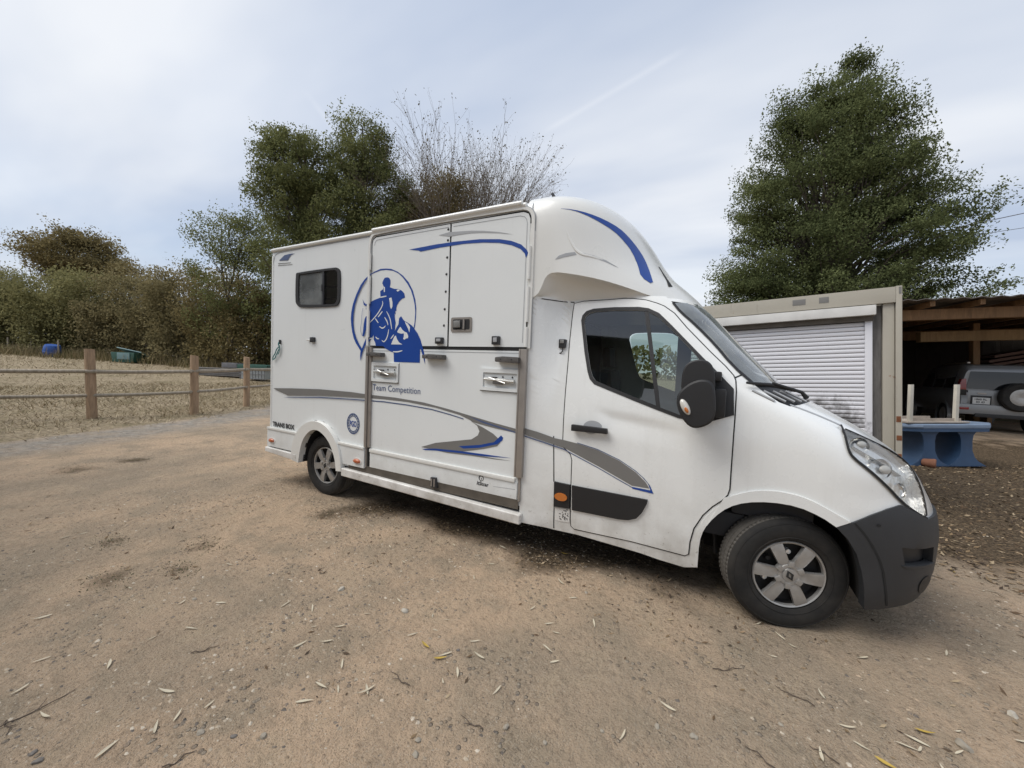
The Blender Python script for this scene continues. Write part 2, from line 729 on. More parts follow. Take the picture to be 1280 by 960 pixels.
def glass(name, tint, refl=1.0, rough=0.02, sheen_frost=0.0, k=1.6):
    m = bpy.data.materials.new(name)
    m.use_nodes = True
    nt = m.node_tree
    nt.nodes.clear()
    out = nt.nodes.new("ShaderNodeOutputMaterial")
    mixs = nt.nodes.new("ShaderNodeMixShader")
    tr = nt.nodes.new("ShaderNodeBsdfTransparent")
    tr.inputs[0].default_value = (*tint, 1)
    gl = nt.nodes.new("ShaderNodeBsdfGlossy")
    gl.inputs["Roughness"].default_value = rough
    gl.inputs["Color"].default_value = (refl, refl, refl, 1)
    fr = nt.nodes.new("ShaderNodeFresnel")
    fr.inputs["IOR"].default_value = 1.52
    f = nmath(nt, "ADD", nmath(nt, "MULTIPLY", fr.outputs[0], k), 0.02, clamp=True)
    nt.links.new(f, mixs.inputs[0])
    nt.links.new(tr.outputs[0], mixs.inputs[1])
    nt.links.new(gl.outputs[0], mixs.inputs[2])
    last = mixs.outputs[0]
    if sheen_frost:  # pale diffuse layer: painted sky sheen on the windscreen, frosting on the box pane
        tc = nt.nodes.new("ShaderNodeTexCoord")
        df = nt.nodes.new("ShaderNodeBsdfDiffuse")
        df.inputs["Color"].default_value = (.62, .66, .66, 1)
        m2 = nt.nodes.new("ShaderNodeMixShader")
        nt.links.new(nmap(nt, nnoise(nt, tc.outputs["Object"], 3.5, 4, .6), .3, .7, sheen_frost * .5, sheen_frost * 1.5), m2.inputs[0])
        nt.links.new(last, m2.inputs[1])
        nt.links.new(df.outputs[0], m2.inputs[2])
        last = m2.outputs[0]
    nt.links.new(last, out.inputs["Surface"])
    return m


def wood(name, col, dark=0.5, scale=1.0, rough=0.8):
    m, nt, b = new_mat(name)
    tc = nt.nodes.new("ShaderNodeTexCoord")
    v = tc.outputs["Object"]
    g = nnoise(nt, nvec(nt, v, (14 * scale, 14 * scale, 1.6 * scale)), 1.6, 8, 0.65, 1.0)
    n2 = nnoise(nt, v, 3.5 * scale, 4, 0.6)
    c = mix_rgb(nt, nmap(nt, g, 0.32, 0.68), tuple(x * dark for x in col), col)
    c = mix_rgb(nt, nmap(nt, n2, 0.45, 0.7, 0, 0.5), c, tuple(x * 0.75 for x in col))
    nt.links.new(c, b.inputs["Base Color"])
    b.inputs["Roughness"].default_value = rough
    bp = nt.nodes.new("ShaderNodeBump")
    bp.inputs["Strength"].default_value = 0.5
    bp.inputs["Distance"].default_value = 0.01
    nt.links.new(g, bp.inputs["Height"])
    nt.links.new(bp.outputs[0], b.inputs["Normal"])
    return m


def leafmat(name, c1, c2, trans=0.35, patch_scale=0.35):
    m = bpy.data.materials.new(name)
    m.use_nodes = True
    nt = m.node_tree
    nt.nodes.clear()
    out = nt.nodes.new("ShaderNodeOutputMaterial")
    geo = nt.nodes.new("ShaderNodeNewGeometry")
    tc = nt.nodes.new("ShaderNodeTexCoord")
    n = nnoise(nt, tc.outputs["Object"], patch_scale, 3, 0.6)
    f = nmath(nt, "ADD", nmath(nt, "MULTIPLY", geo.outputs["Random Per Island"], 0.6), nmap(nt, n, 0.3, 0.7, -0.1, 0.5), clamp=True)
    col = mix_rgb(nt, f, c1, c2)
    df = nt.nodes.new("ShaderNodeBsdfDiffuse")
    nt.links.new(col, df.inputs["Color"])
    tl = nt.nodes.new("ShaderNodeBsdfTranslucent")
    nt.links.new(col, tl.inputs[0])
    mx = nt.nodes.new("ShaderNodeMixShader")
    mx.inputs[0].default_value = trans
    nt.links.new(df.outputs[0], mx.inputs[1])
    nt.links.new(tl.outputs[0], mx.inputs[2])
    nt.links.new(mx.outputs[0], out.inputs["Surface"])
    return m


M = {}
M["white"] = paint("white_paint", (0.78, 0.79, 0.77), rough=0.24, dirt=0.72, coat=0.7)
M["gelcoat"] = paint("white_gelcoat", (0.74, 0.74, 0.705), rough=0.32, dirt=0.35, coat=0.4)
M["boxwhite"] = paint("white_panel", (0.75, 0.77, 0.76), rough=0.33, dirt=0.6, coat=0.4)
M["whitebar"] = paint("white_sill", (0.74, 0.73, 0.70), rough=0.45, dirt=0.9, coat=0.1)
M["blue"] = plain("blue_vinyl", (0.010, 0.055, 0.28), 0.4, var=0.08)
M["greyvinyl"] = plain("grey_vinyl", (0.175, 0.17, 0.16), 0.42, var=0.06)
M["palegrey"] = plain("pale_grey_vinyl", (0.36, 0.37, 0.38), 0.42)
M["steelblue"] = plain("faded_blue_print", (0.07, 0.10, 0.20), 0.5)
M["print"] = plain("black_print", (0.03, 0.03, 0.032), 0.5)
M["gap"] = plain("panel_gap", (0.012, 0.012, 0.012), 0.8)
M["rubber"] = plain("rubber_seal", (0.014, 0.014, 0.015), 0.6, bump=0.1)
M["blackplastic"] = plain("black_plastic", (0.014, 0.014, 0.015), 0.55, var=0.15, bump=0.15, bscale=400)
M["greyplastic"] = plain("grey_bumper_plastic", (0.025, 0.027, 0.030), 0.55, var=0.25, scale=5, bump=0.12, bscale=300)
M["dark"] = plain("underbody_dark", (0.010, 0.010, 0.010), 0.9)
M["alu"] = plain("aluminium_trim", (0.36, 0.33, 0.30), 0.45, metal=0.55, var=0.18, scale=14)
M["steel"] = plain("zinc_steel", (0.55, 0.55, 0.53), 0.35, metal=0.85, var=0.15, scale=20)
M["worn"] = plain("worn_grey_handle", (0.085, 0.08, 0.075), 0.7, var=0.45, scale=30, bump=0.3, bscale=120)
M["sillmetal"] = plain("dirty_sill_metal", (0.105, 0.09, 0.072), 0.7, metal=0.2, var=0.5, scale=9)
M["silver"] = plain("silver_wheel_cover", (0.37, 0.362, 0.345), 0.40, metal=0.5, var=0.3, scale=18)
M["rimdark"] = plain("rim_dark", (0.020, 0.019, 0.018), 0.75, var=0.3)
M["amber"] = plain("amber_lens", (0.50, 0.15, 0.025), 0.22, coat=0.6)
M["amberdull"] = plain("dull_amber_lens", (0.42, 0.10, 0.03), 0.3, coat=0.4)
M["clearlens"] = plain("clear_indicator", (0.62, 0.60, 0.55), 0.15, coat=0.8)
M["red"] = plain("red_lens", (0.22, 0.012, 0.012), 0.2, coat=0.6)
M["chrome"] = plain("reflector_chrome", (0.80, 0.80, 0.78), 0.13, metal=1.0)
M["lamp_inner"] = plain("lamp_inner", (0.88, 0.88, 0.86), 0.22, metal=0.55, var=0.15, scale=26, bump=1.0, bscale=16)
M["glass"] = glass("cab_glass", (0.62, 0.70, 0.67))
M["glass_clear"] = glass("windscreen_glass", (0.80, 0.86, 0.84), rough=0.06, sheen_frost=0.22)  # bright sky reflection painted in as a pale diffuse layer
M["glass_tint"] = glass("tinted_glass", (0.36, 0.38, 0.42), rough=0.03, sheen_frost=0.20)
M["lens"] = glass("headlamp_lens", (0.97, 0.97, 0.96), refl=0.9, rough=0.04, k=0.45)
M["interior"] = plain("cab_interior", (0.035, 0.035, 0.037), 0.8, var=0.2)
M["seat"] = plain("seat_cloth", (0.05, 0.052, 0.058), 0.9, var=0.3, scale=20)
M["seatback"] = plain("curtain_blue_grey", (0.22, 0.28, 0.31), 0.9)
M["inner"] = plain("box_inner_wall", (0.30, 0.27, 0.22), 0.8, var=0.2)
M["teal"] = plain("teal_cord", (0.03, 0.17, 0.17), 0.7)
M["stickerwhite"] = plain("white_sticker", (0.68, 0.67, 0.64), 0.5)


def tyre_mat():
    m, nt, b = new_mat("tyre_rubber")
    tc = nt.nodes.new("ShaderNodeTexCoord")
    v = tc.outputs["Object"]
    n = nnoise(nt, v, 9, 6, 0.6)
    c = mix_rgb(nt, nmap(nt, n, 0.35, 0.75), (0.009, 0.0087, 0.0083), (0.029, 0.026, 0.022))
    nt.links.new(c, b.inputs["Base Color"])
    b.inputs["Roughness"].default_value = 0.85
    return m


M["tyre"] = tyre_mat()
M["tread"] = plain("dusty_tread", (.085, .078, .068), .9, var=.35, scale=14)
# outlines measured on the vehicle, (x, z) in metres
F = {
    'door': [(2.814, 2.071), (2.813, 2.003), (2.819, 1.756), (2.83, 1.555), (2.84, 1.203), (2.845, 0.985), (2.855, 0.93), (2.885, 0.909), (2.913, 0.885), (2.927, 0.841), (2.932, 0.365), (2.937, 0.32), (2.96, 0.303), (3.396, 0.315), (3.746, 0.306), (3.766, 0.321), (3.77, 0.41), (3.789, 0.509), (3.838, 0.612), (3.89, 0.681), (3.942, 0.732), (3.972, 0.774), (3.981, 0.812), (3.981, 0.938), (3.982, 1.076), (3.982, 1.134), (3.984, 1.28), (3.983, 1.433), (3.976, 1.505), (3.963, 1.536), (3.914, 1.594), (3.82, 1.688), (3.658, 1.862), (3.571, 1.967), (3.499, 2.022), (3.447, 2.046), (3.369, 2.073), (3.281, 2.087), (3.205, 2.093), (3.082, 2.088), (2.888, 2.085)],
    'win_outer': [(2.89, 1.928), (2.895, 1.968), (2.923, 2.003), (2.98, 2.021), (3.137, 2.027), (3.326, 2.022), (3.396, 2.009), (3.472, 1.97), (3.566, 1.876), (3.72, 1.713), (3.818, 1.61), (3.947, 1.473), (3.962, 1.288), (3.766, 1.196), (3.747, 1.231), (3.703, 1.229), (3.653, 1.235), (3.535, 1.271), (3.397, 1.315), (3.16, 1.394), (3.053, 1.43), (3.015, 1.467), (2.992, 1.522), (2.948, 1.677)],
    'win_glass': [(2.918, 1.915), (2.923, 1.957), (2.952, 1.983), (2.992, 1.995), (3.143, 2.0), (3.329, 1.995), (3.393, 1.985), (3.463, 1.946), (3.557, 1.856), (3.715, 1.69), (3.8, 1.583), (3.778, 1.474), (3.767, 1.339), (3.734, 1.256), (3.654, 1.259), (3.538, 1.296), (3.4, 1.341), (3.169, 1.419), (3.063, 1.458), (3.034, 1.493), (3.013, 1.541), (2.972, 1.69)],
    'divider': [(3.369, 1.993), (3.398, 1.987), (3.539, 1.282), (3.51, 1.291)],
    'sail': [(3.818, 1.61), (3.971, 1.448), (3.982, 1.285), (3.757, 1.19), (3.739, 1.241), (3.756, 1.365), (3.777, 1.484)],
    'trim_rear': [(2.79, 0.65), (2.919, 0.647), (2.923, 0.461), (2.791, 0.452)],
    'trim_front': [(2.937, 0.648), (3.492, 0.646), (3.488, 0.616), (3.459, 0.547), (3.422, 0.497), (3.367, 0.472), (3.298, 0.463), (2.944, 0.456)],
    'stripe_cab': [(2.504, 1.048), (2.624, 1.028), (2.775, 0.992), (2.855, 0.986), (2.959, 0.974), (3.12, 0.944), (3.285, 0.888), (3.401, 0.825), (3.472, 0.766), (3.499, 0.726), (3.378, 0.726), (3.292, 0.761), (3.126, 0.828), (2.918, 0.904), (2.858, 0.927), (2.778, 0.942), (2.507, 0.999)],
    'stripe_line': [(2.507, 0.989), (2.779, 0.933), (2.859, 0.918), (2.919, 0.895), (3.127, 0.819), (3.293, 0.751), (3.379, 0.717), (3.379, 0.711), (3.293, 0.744), (3.127, 0.812), (2.919, 0.887), (2.859, 0.91), (2.779, 0.924), (2.508, 0.98)],
    'stripe_top': [(2.959, 0.981), (3.119, 0.953), (3.284, 0.898), (3.4, 0.837), (3.458, 0.795), (3.5, 0.751), (3.527, 0.696), (3.385, 0.704), (3.376, 0.717), (3.507, 0.715), (3.486, 0.76), (3.446, 0.798), (3.395, 0.834), (3.285, 0.892), (3.119, 0.947), (2.959, 0.976)],
    'handle': [(2.921, 1.121), (3.032, 1.117), (3.19, 1.114), (3.192, 1.076), (3.066, 1.07), (2.924, 1.075)],
    'handle_scoop': [(2.995, 1.12), (3.03, 1.154), (3.078, 1.161), (3.122, 1.148), (3.148, 1.118), (3.08, 1.051), (3.005, 1.066)],
    'headlight': [(4.549, 1.251), (4.552, 1.193), (4.562, 1.13), (4.584, 1.097), (4.665, 1.033), (4.75, 0.953), (4.832, 0.862), (4.906, 0.806), (4.98, 0.764), (4.982, 0.813), (4.983, 0.88), (4.964, 0.943), (4.939, 1.028), (4.895, 1.075), (4.807, 1.132), (4.705, 1.181), (4.614, 1.223)],
    'bumper_top': [(4.523, 0.694), (4.602, 0.736), (4.679, 0.788), (4.753, 0.826), (4.817, 0.848), (4.905, 0.799), (4.972, 0.76)],
    'bumper_arch': [(4.523, 0.694), (4.582, 0.631), (4.624, 0.557), (4.653, 0.464), (4.672, 0.37), (4.687, 0.237)],
    'bumper_seam': [(4.603, 0.732), (4.648, 0.684), (4.702, 0.597), (4.744, 0.504), (4.768, 0.386), (4.788, 0.272)],
    'slot': [(4.827, 0.619), (5.022, 0.595), (5.031, 0.484), (4.856, 0.5)],
    'arch': [(3.827, 0.238), (3.829, 0.424), (3.852, 0.523), (3.908, 0.618), (3.981, 0.698), (4.075, 0.749), (4.205, 0.777), (4.339, 0.777), (4.453, 0.739), (4.523, 0.694)],
    'arch_lip': [(3.766, 0.321), (3.77, 0.41), (3.789, 0.509), (3.838, 0.612), (3.89, 0.681), (3.942, 0.732)],
    'flare': [(3.955, 0.751), (4.105, 0.83), (4.249, 0.852), (4.387, 0.835), (4.522, 0.768), (4.586, 0.734)],
    'apillar_glass': [(3.553, 2.056), (3.608, 1.984), (3.706, 1.894), (3.84, 1.752), (3.955, 1.605), (4.086, 1.485), (4.164, 1.423), (4.223, 1.383), (4.281, 1.362)],
    'hood_edge': [(4.281, 1.362), (4.377, 1.329), (4.462, 1.296), (4.553, 1.254)],
    'marker': [(2.798, 0.552), (2.852, 0.575), (2.905, 0.546), (2.854, 0.511)],
    'sticker': [(2.802, 0.441), (2.921, 0.45), (2.92, 0.343), (2.8, 0.335)],
    'side_window': [(-0.519, 2.514), (-0.49, 2.53), (0.167, 2.534), (0.219, 2.521), (0.253, 2.48), (0.255, 2.19), (0.231, 2.131), (0.167, 2.112), (-0.419, 2.121), (-0.495, 2.16), (-0.519, 2.208)],
    'side_glass': [(-0.466, 2.5), (-0.444, 2.505), (0.142, 2.51), (0.194, 2.497), (0.211, 2.466), (0.216, 2.201), (0.192, 2.15), (0.147, 2.139), (-0.39, 2.152), (-0.443, 2.177), (-0.466, 2.215)],
    'upper_left': [(0.74, 1.697), (0.721, 2.731), (0.743, 2.761), (0.787, 2.775), (1.686, 2.784), (1.704, 1.702)],
    'upper_right': [(1.708, 2.781), (2.429, 2.781), (2.48, 2.757), (2.507, 2.71), (2.509, 1.701), (1.727, 1.696)],
    'frame_outer': [(0.681, 2.728), (0.702, 2.789), (0.763, 2.826), (2.428, 2.814), (2.493, 2.787), (2.527, 2.738), (2.526, 2.613)],
    'strip_left': [(0.694, 1.684), (0.763, 1.681), (0.776, 0.654), (0.703, 0.652)],
    'strip_right': [(2.452, 1.681), (2.521, 1.678), (2.52, 0.645), (2.456, 0.637)],
    'latch_panel_left': [(0.768, 1.534), (1.136, 1.529), (1.128, 1.333), (0.764, 1.334)],
    'latch_panel_right': [(2.077, 1.514), (2.452, 1.521), (2.446, 1.331), (2.081, 1.328)],
    'latch_in_left': [(0.798, 1.495), (1.106, 1.497), (1.095, 1.363), (0.797, 1.364)],
    'latch_in_right': [(2.115, 1.481), (2.449, 1.492), (2.445, 1.354), (2.12, 1.354)],
    'handle_left': [(0.736, 1.628), (0.945, 1.627), (0.946, 1.583), (0.738, 1.583)],
    'handle_mid': [(1.474, 1.618), (1.707, 1.627), (1.709, 1.572), (1.476, 1.581)],
    'handle_right': [(2.251, 1.621), (2.469, 1.616), (2.472, 1.564), (2.253, 1.574)],
    'paddle': [(1.747, 1.957), (1.969, 1.951), (1.972, 1.827), (1.75, 1.83)],
    'lockL': [(1.586, 1.778), (1.669, 1.778), (1.671, 1.72), (1.588, 1.72)],
    'lockR': [(2.189, 1.788), (2.259, 1.788), (2.262, 1.718), (2.192, 1.717)],
    'rivets': [(1.679, 2.742), (1.678, 2.647), (1.676, 2.495), (1.674, 2.346), (1.672, 2.191), (1.667, 2.034), (1.664, 1.887)],
    'cord': [(-0.813, 1.74), (-0.828, 1.682), (-0.907, 1.593), (-0.939, 1.534), (-0.914, 1.505), (-0.857, 1.565), (-0.802, 1.644)],
    'grey_stripe': [(-0.939, 1.158), (-0.592, 1.178), (-0.062, 1.2), (0.463, 1.203), (0.705, 1.194), (1.096, 1.19), (1.453, 1.171), (1.736, 1.135), (1.957, 1.101), (2.245, 1.057), (2.445, 1.031), (2.447, 0.998), (2.247, 1.013), (2.086, 1.033), (2.002, 1.045), (2.119, 1.009), (2.226, 0.966), (2.291, 0.922), (2.299, 0.9), (2.27, 0.865), (2.136, 0.823), (1.928, 0.773), (1.859, 0.76), (2.259, 0.758), (2.413, 0.761), (2.259, 0.751), (2.015, 0.746), (1.753, 0.734), (1.441, 0.747), (1.611, 0.808), (1.837, 0.855), (2.009, 0.891), (2.073, 0.934), (2.088, 0.97), (2.062, 1.016), (1.984, 1.058), (1.871, 1.093), (1.598, 1.134), (1.254, 1.159), (0.934, 1.162), (0.465, 1.152), (-0.06, 1.132), (-0.653, 1.091), (-0.677, 1.099), (-0.897, 1.142)],
    'blue_line': [(-0.732, 1.063), (-0.06, 1.114), (0.466, 1.131), (0.935, 1.142), (1.255, 1.135), (1.552, 1.119), (1.783, 1.088), (1.916, 1.065), (1.916, 1.056), (1.784, 1.079), (1.552, 1.109), (1.255, 1.125), (0.935, 1.131), (0.466, 1.12), (-0.059, 1.102), (-0.621, 1.064)],
    'blue_line2': [(1.966, 1.091), (2.125, 1.061), (2.446, 1.005), (2.447, 0.995), (2.118, 1.047)],
    'blue_low': [(1.451, 0.73), (1.613, 0.755), (1.885, 0.771), (2.138, 0.778), (2.412, 0.784), (2.139, 0.761), (1.886, 0.753), (1.614, 0.737), (1.49, 0.724)],
    'blue_hook': [(1.874, 0.813), (2.094, 0.852), (2.237, 0.895), (2.304, 0.961), (2.324, 0.944), (2.318, 0.919), (2.269, 0.882), (2.095, 0.828), (1.927, 0.798)],
    'top_grey': [(1.572, 2.703), (1.689, 2.716), (1.93, 2.698), (2.054, 2.681), (2.212, 2.65), (2.35, 2.613), (2.213, 2.642), (2.055, 2.665), (1.931, 2.677), (1.804, 2.679), (1.699, 2.676)],
    'top_blue': [(1.219, 2.612), (1.348, 2.617), (1.538, 2.624), (1.763, 2.624), (2.016, 2.615), (2.215, 2.592), (2.33, 2.564), (2.42, 2.525), (2.472, 2.478), (2.486, 2.451), (2.468, 2.412), (2.455, 2.451), (2.414, 2.491), (2.331, 2.53), (2.216, 2.561), (2.058, 2.582), (1.851, 2.594), (1.585, 2.59), (1.364, 2.578), (1.339, 2.59)],
    'arch_out': [(-0.51, 0.399), (-0.484, 0.561), (-0.396, 0.699), (-0.265, 0.796), (-0.122, 0.845), (0.017, 0.841), (0.155, 0.784), (0.273, 0.677), (0.341, 0.565), (0.375, 0.417)],
    'arch_in': [(-0.371, 0.324), (-0.349, 0.458), (-0.297, 0.606), (-0.19, 0.712), (-0.084, 0.748), (0.021, 0.733), (0.141, 0.66), (0.228, 0.549), (0.285, 0.403)],
    'corner_fin': [(-0.868, 2.703), (-0.757, 2.758), (-0.664, 2.763), (-0.556, 2.759), (-0.632, 2.746), (-0.693, 2.691), (-0.852, 2.701), (-0.883, 2.666), (-0.63, 2.655), (-0.883, 2.647), (-0.629, 2.634)],
    'dome_blue': [(2.697, 2.781), (2.822, 2.769), (2.922, 2.747), (3.02, 2.716), (3.116, 2.672), (3.181, 2.611), (3.239, 2.54), (3.297, 2.45), (3.36, 2.311), (3.403, 2.202), (3.31, 2.261), (3.277, 2.357), (3.221, 2.478), (3.161, 2.56), (3.093, 2.629), (3.0, 2.684), (2.912, 2.728), (2.822, 2.763)],
    'dome_grey_l': [(2.71, 2.381), (2.739, 2.41), (2.79, 2.427), (2.855, 2.435), (2.87, 2.415), (2.777, 2.397)],
    'dome_grey_r': [(2.885, 2.435), (2.989, 2.41), (3.073, 2.376), (3.165, 2.319), (3.074, 2.361), (2.991, 2.394)],
    'ridge': [(2.753, 2.694), (2.784, 2.594), (2.824, 2.506), (2.877, 2.423), (2.977, 2.402), (3.059, 2.375), (3.165, 2.319)],
    'lip': [(2.548, 2.064), (2.58, 2.113), (2.615, 2.18), (2.643, 2.254), (2.698, 2.288), (2.847, 2.267), (3.064, 2.22), (3.245, 2.163), (3.382, 2.114), (3.456, 2.094), (3.537, 2.101), (3.619, 2.098), (3.706, 2.071)],
}
LOGO_RING= [(0.589, 1.534), (0.583, 1.593), (0.589, 1.64), (0.551, 1.682), (0.513, 1.721), (0.48, 1.772), (0.457, 1.831), (0.439, 1.902), (0.429, 1.974), (0.434, 2.046), (0.458, 2.132), (0.502, 2.223), (0.566, 2.319), (0.625, 2.374), (0.684, 2.412), (0.761, 2.44), (0.847, 2.461), (0.923, 2.459), (0.998, 2.448), (1.081, 2.415), (1.154, 2.37), (1.227, 2.303), (1.282, 2.221), (1.315, 2.135), (1.331, 2.051), (1.33, 1.967), (1.321, 1.889), (1.313, 1.86), (1.303, 1.865), (1.315, 1.922), (1.32, 2.019), (1.311, 2.084), (1.289, 2.156), (1.256, 2.229), (1.21, 2.291), (1.15, 2.354), (1.091, 2.398), (1.017, 2.43), (0.924, 2.446), (0.848, 2.446), (0.762, 2.429), (0.723, 2.418), (0.645, 2.362), (0.582, 2.293), (0.524, 2.2), (0.488, 2.116), (0.469, 2.017), (0.468, 1.93), (0.483, 1.851), (0.515, 1.779), (0.557, 1.718), (0.606, 1.664), (0.637, 1.722), (0.68, 1.796), (0.701, 1.751), (0.648, 1.687), (0.615, 1.622)]
LOGO_MASS= [(0.886, 2.305), (0.876, 2.316), (0.885, 2.339), (0.908, 2.368), (0.94, 2.372), (0.969, 2.364), (0.988, 2.339), (0.989, 2.305), (0.981, 2.272), (1.042, 2.252), (1.096, 2.248), (1.142, 2.229), (1.174, 2.201), (1.184, 2.161), (1.145, 2.15), (1.11, 2.125), (1.084, 2.093), (1.076, 2.067), (1.077, 2.033), (1.063, 2.04), (1.069, 2.0), (1.055, 2.014), (1.062, 1.96), (1.072, 1.926), (1.065, 1.859), (1.062, 1.839), (1.087, 1.879), (1.109, 1.906), (1.116, 1.965), (1.142, 1.985), (1.17, 1.951), (1.188, 1.937), (1.224, 1.923), (1.286, 1.89), (1.313, 1.863), (1.357, 1.817), (1.394, 1.759), (1.412, 1.714), (1.431, 1.669), (1.45, 1.612), (1.459, 1.528), (1.443, 1.567), (1.415, 1.637), (1.401, 1.669), (1.393, 1.669), (1.394, 1.541), (1.063, 1.539), (1.056, 1.63), (1.018, 1.64), (0.952, 1.666), (0.913, 1.693), (0.807, 1.695), (0.801, 1.723), (0.776, 1.758), (0.774, 1.807), (0.746, 1.765), (0.697, 1.73), (0.686, 1.772), (0.704, 1.814), (0.705, 1.933), (0.709, 1.968), (0.709, 2.108), (0.713, 2.135), (0.771, 2.157), (0.858, 2.177), (0.851, 2.239), (0.888, 2.257), (0.897, 2.284)]
LOGO_WHITE= [[(1.02, 1.711), (1.059, 1.785), (1.081, 1.799), (1.096, 1.765), (1.125, 1.732), (1.17, 1.711)], [(1.098, 1.839), (1.12, 1.865), (1.137, 1.882), (1.165, 1.852), (1.192, 1.835), (1.223, 1.825), (1.242, 1.792), (1.239, 1.772), (1.212, 1.769), (1.195, 1.756), (1.177, 1.765), (1.185, 1.785), (1.184, 1.818), (1.148, 1.815), (1.103, 1.826)], [(1.193, 1.931), (1.233, 1.91), (1.261, 1.877), (1.254, 1.825), (1.24, 1.858), (1.203, 1.911)], [(0.976, 2.165), (1.008, 2.17), (1.024, 2.122), (1.025, 2.082), (1.008, 2.056), (0.993, 2.083), (0.987, 2.124)], [(0.897, 2.284), (0.916, 2.276), (0.917, 2.228), (0.903, 2.229)], [(1.07, 2.237), (1.096, 2.245), (1.119, 2.234), (1.088, 2.222)]]
LOGO_BLUE= [[(0.658, 1.997), (0.678, 1.99), (0.68, 1.934), (0.663, 1.864), (0.635, 1.793), (0.609, 1.79), (0.618, 1.843), (0.625, 1.913), (0.639, 1.97)], [(0.601, 2.175), (0.623, 2.139), (0.654, 2.117), (0.674, 2.123), (0.677, 2.172), (0.684, 2.116), (0.654, 2.101), (0.622, 2.111)]]
LOGO_LINES= [[(0.887, 2.142), (0.896, 2.107), (0.844, 2.034), (0.768, 1.967), (0.701, 1.919)], [(0.891, 2.039), (0.831, 1.982)], [(0.793, 1.97), (0.838, 1.924)], [(0.922, 1.98), (0.961, 1.935), (0.972, 1.901)], [(0.948, 2.037), (0.997, 1.968), (1.013, 1.907), (1.024, 1.86)], [(0.853, 1.889), (0.888, 1.871), (0.916, 1.875), (0.939, 1.895)], [(0.982, 1.86), (0.979, 1.826), (0.958, 1.765), (0.921, 1.731), (0.892, 1.751)], [(1.046, 1.64), (1.11, 1.638), (1.172, 1.652)], [(0.848, 2.178), (0.895, 2.183), (0.942, 2.187)], [(1.014, 1.765), (1.054, 1.806)], [(0.716, 1.765), (0.755, 1.772)], [(0.804, 1.786), (0.824, 1.768), (0.853, 1.765)]]
LOGO_BLINES= [[(0.61, 2.083), (0.596, 2.027), (0.594, 1.935), (0.576, 1.857), (0.606, 1.797)], [(0.645, 2.072), (0.687, 2.07)]]
LEAVES= [(0.57, -2.16), (-0.73, -1.78), (1.05, -1.7), (1.25, -1.58), (0.81, -1.32), (1.02, -2.25), (1.34, -2.1), (1.2, -2.35), (1.48, -2.33), (1.95, -2.06), (1.89, -2.26), (1.37, -1.78), (1.76, -1.32), (2.04, -1.34), (1.99, -1.55), (2.32, -1.66), (2.52, -1.57), (2.33, -1.75), (2.29, -1.52), (1.59, -1.38), (2.08, -1.46), (1.76, -2.03), (1.94, -2.13), (2.0, -1.97), (2.44, -1.17), (2.77, -1.04), (2.69, -1.2), (2.85, -1.12), (2.82, -1.27), (2.52, -1.57), (2.92, -0.6), (3.1, -0.35), (3.3, -0.54), (3.14, -0.88), (3.21, -0.95), (3.76, -0.93), (2.96, -0.21), (2.4, -0.26), (2.35, 0.02), (3.04, -1.26), (4.29, -0.06), (4.41, -0.46), (4.67, -0.03), (4.47, -0.62), (4.71, -0.6), (4.72, -0.55), (4.5, -0.71), (4.67, -0.61), (4.34, -0.84), (5.13, -0.32), (5.77, 1.4), (5.11, 0.27)]
YLEAVES= [(2.84, 0.2), (2.69, -1.24), (2.56, -1.21), (4.56, -0.76), (4.77, -0.48), (5.66, 1.66)]
STONES= [(1.73, -1.09), (1.07, -1.64), (2.11, -2.05), (2.34, -1.93), (1.67, -2.4), (1.73, -2.4), (2.24, -1.99), (2.25, -1.04), (3.16, -0.24), (2.92, -1.68), (3.17, -1.4), (3.73, -1.06), (3.87, -1.03), (2.73, -1.14), (2.89, -1.63), (3.34, -1.38), (3.53, -1.21), (5.18, -0.14), (4.89, -0.47), (3.88, -1.03), (4.21, -0.76), (5.39, 0.66), (5.19, 0.65)]
TWIGS= [(1.41, -2.34), (1.62, -1.82), (2.17, -2.14), (1.43, -2.42), (3.03, -1.46), (2.6, -1.44), (4.12, -0.99), (4.35, -0.83), (4.01, -0.52), (4.29, -0.54)]
# ------------------------------------------------------------------ the horse lorry
truck = empty("horse_truck", (0, 0, 0), "white two-horse transporter lorry with blue rider logo parked on the dirt", "truck")
T = truck


def zoff(poly, dz):
    return [(x, z + dz) for x, z in poly]


# ---- cab shell
arch = smooth_line(F["arch"], 1)
b_top_low = zoff(F["bumper_top"], -0.07)
ap = F["apillar_glass"]
cab_outer = ([(2.50, .268), (2.789, .25), (2.973, .257), (3.453, .237), (3.59, .222), (3.746, .214)] + arch[:-1]
             + [(4.530, .694), (4.60, .690)] + b_top_low[2:] + [(9, .69), (9, 1.39), (4.408, 1.383), (4.341, 1.372), (4.281, 1.362)]
             + ap[::-1][1:] + [(3.50, 2.11), (2.50, 2.11)])
hl = F["headlight"]
patch("cab_body", cab_outer, CAB, M["white"], T, mirror=True, holes=[F["win_glass"], hl], step=.038)
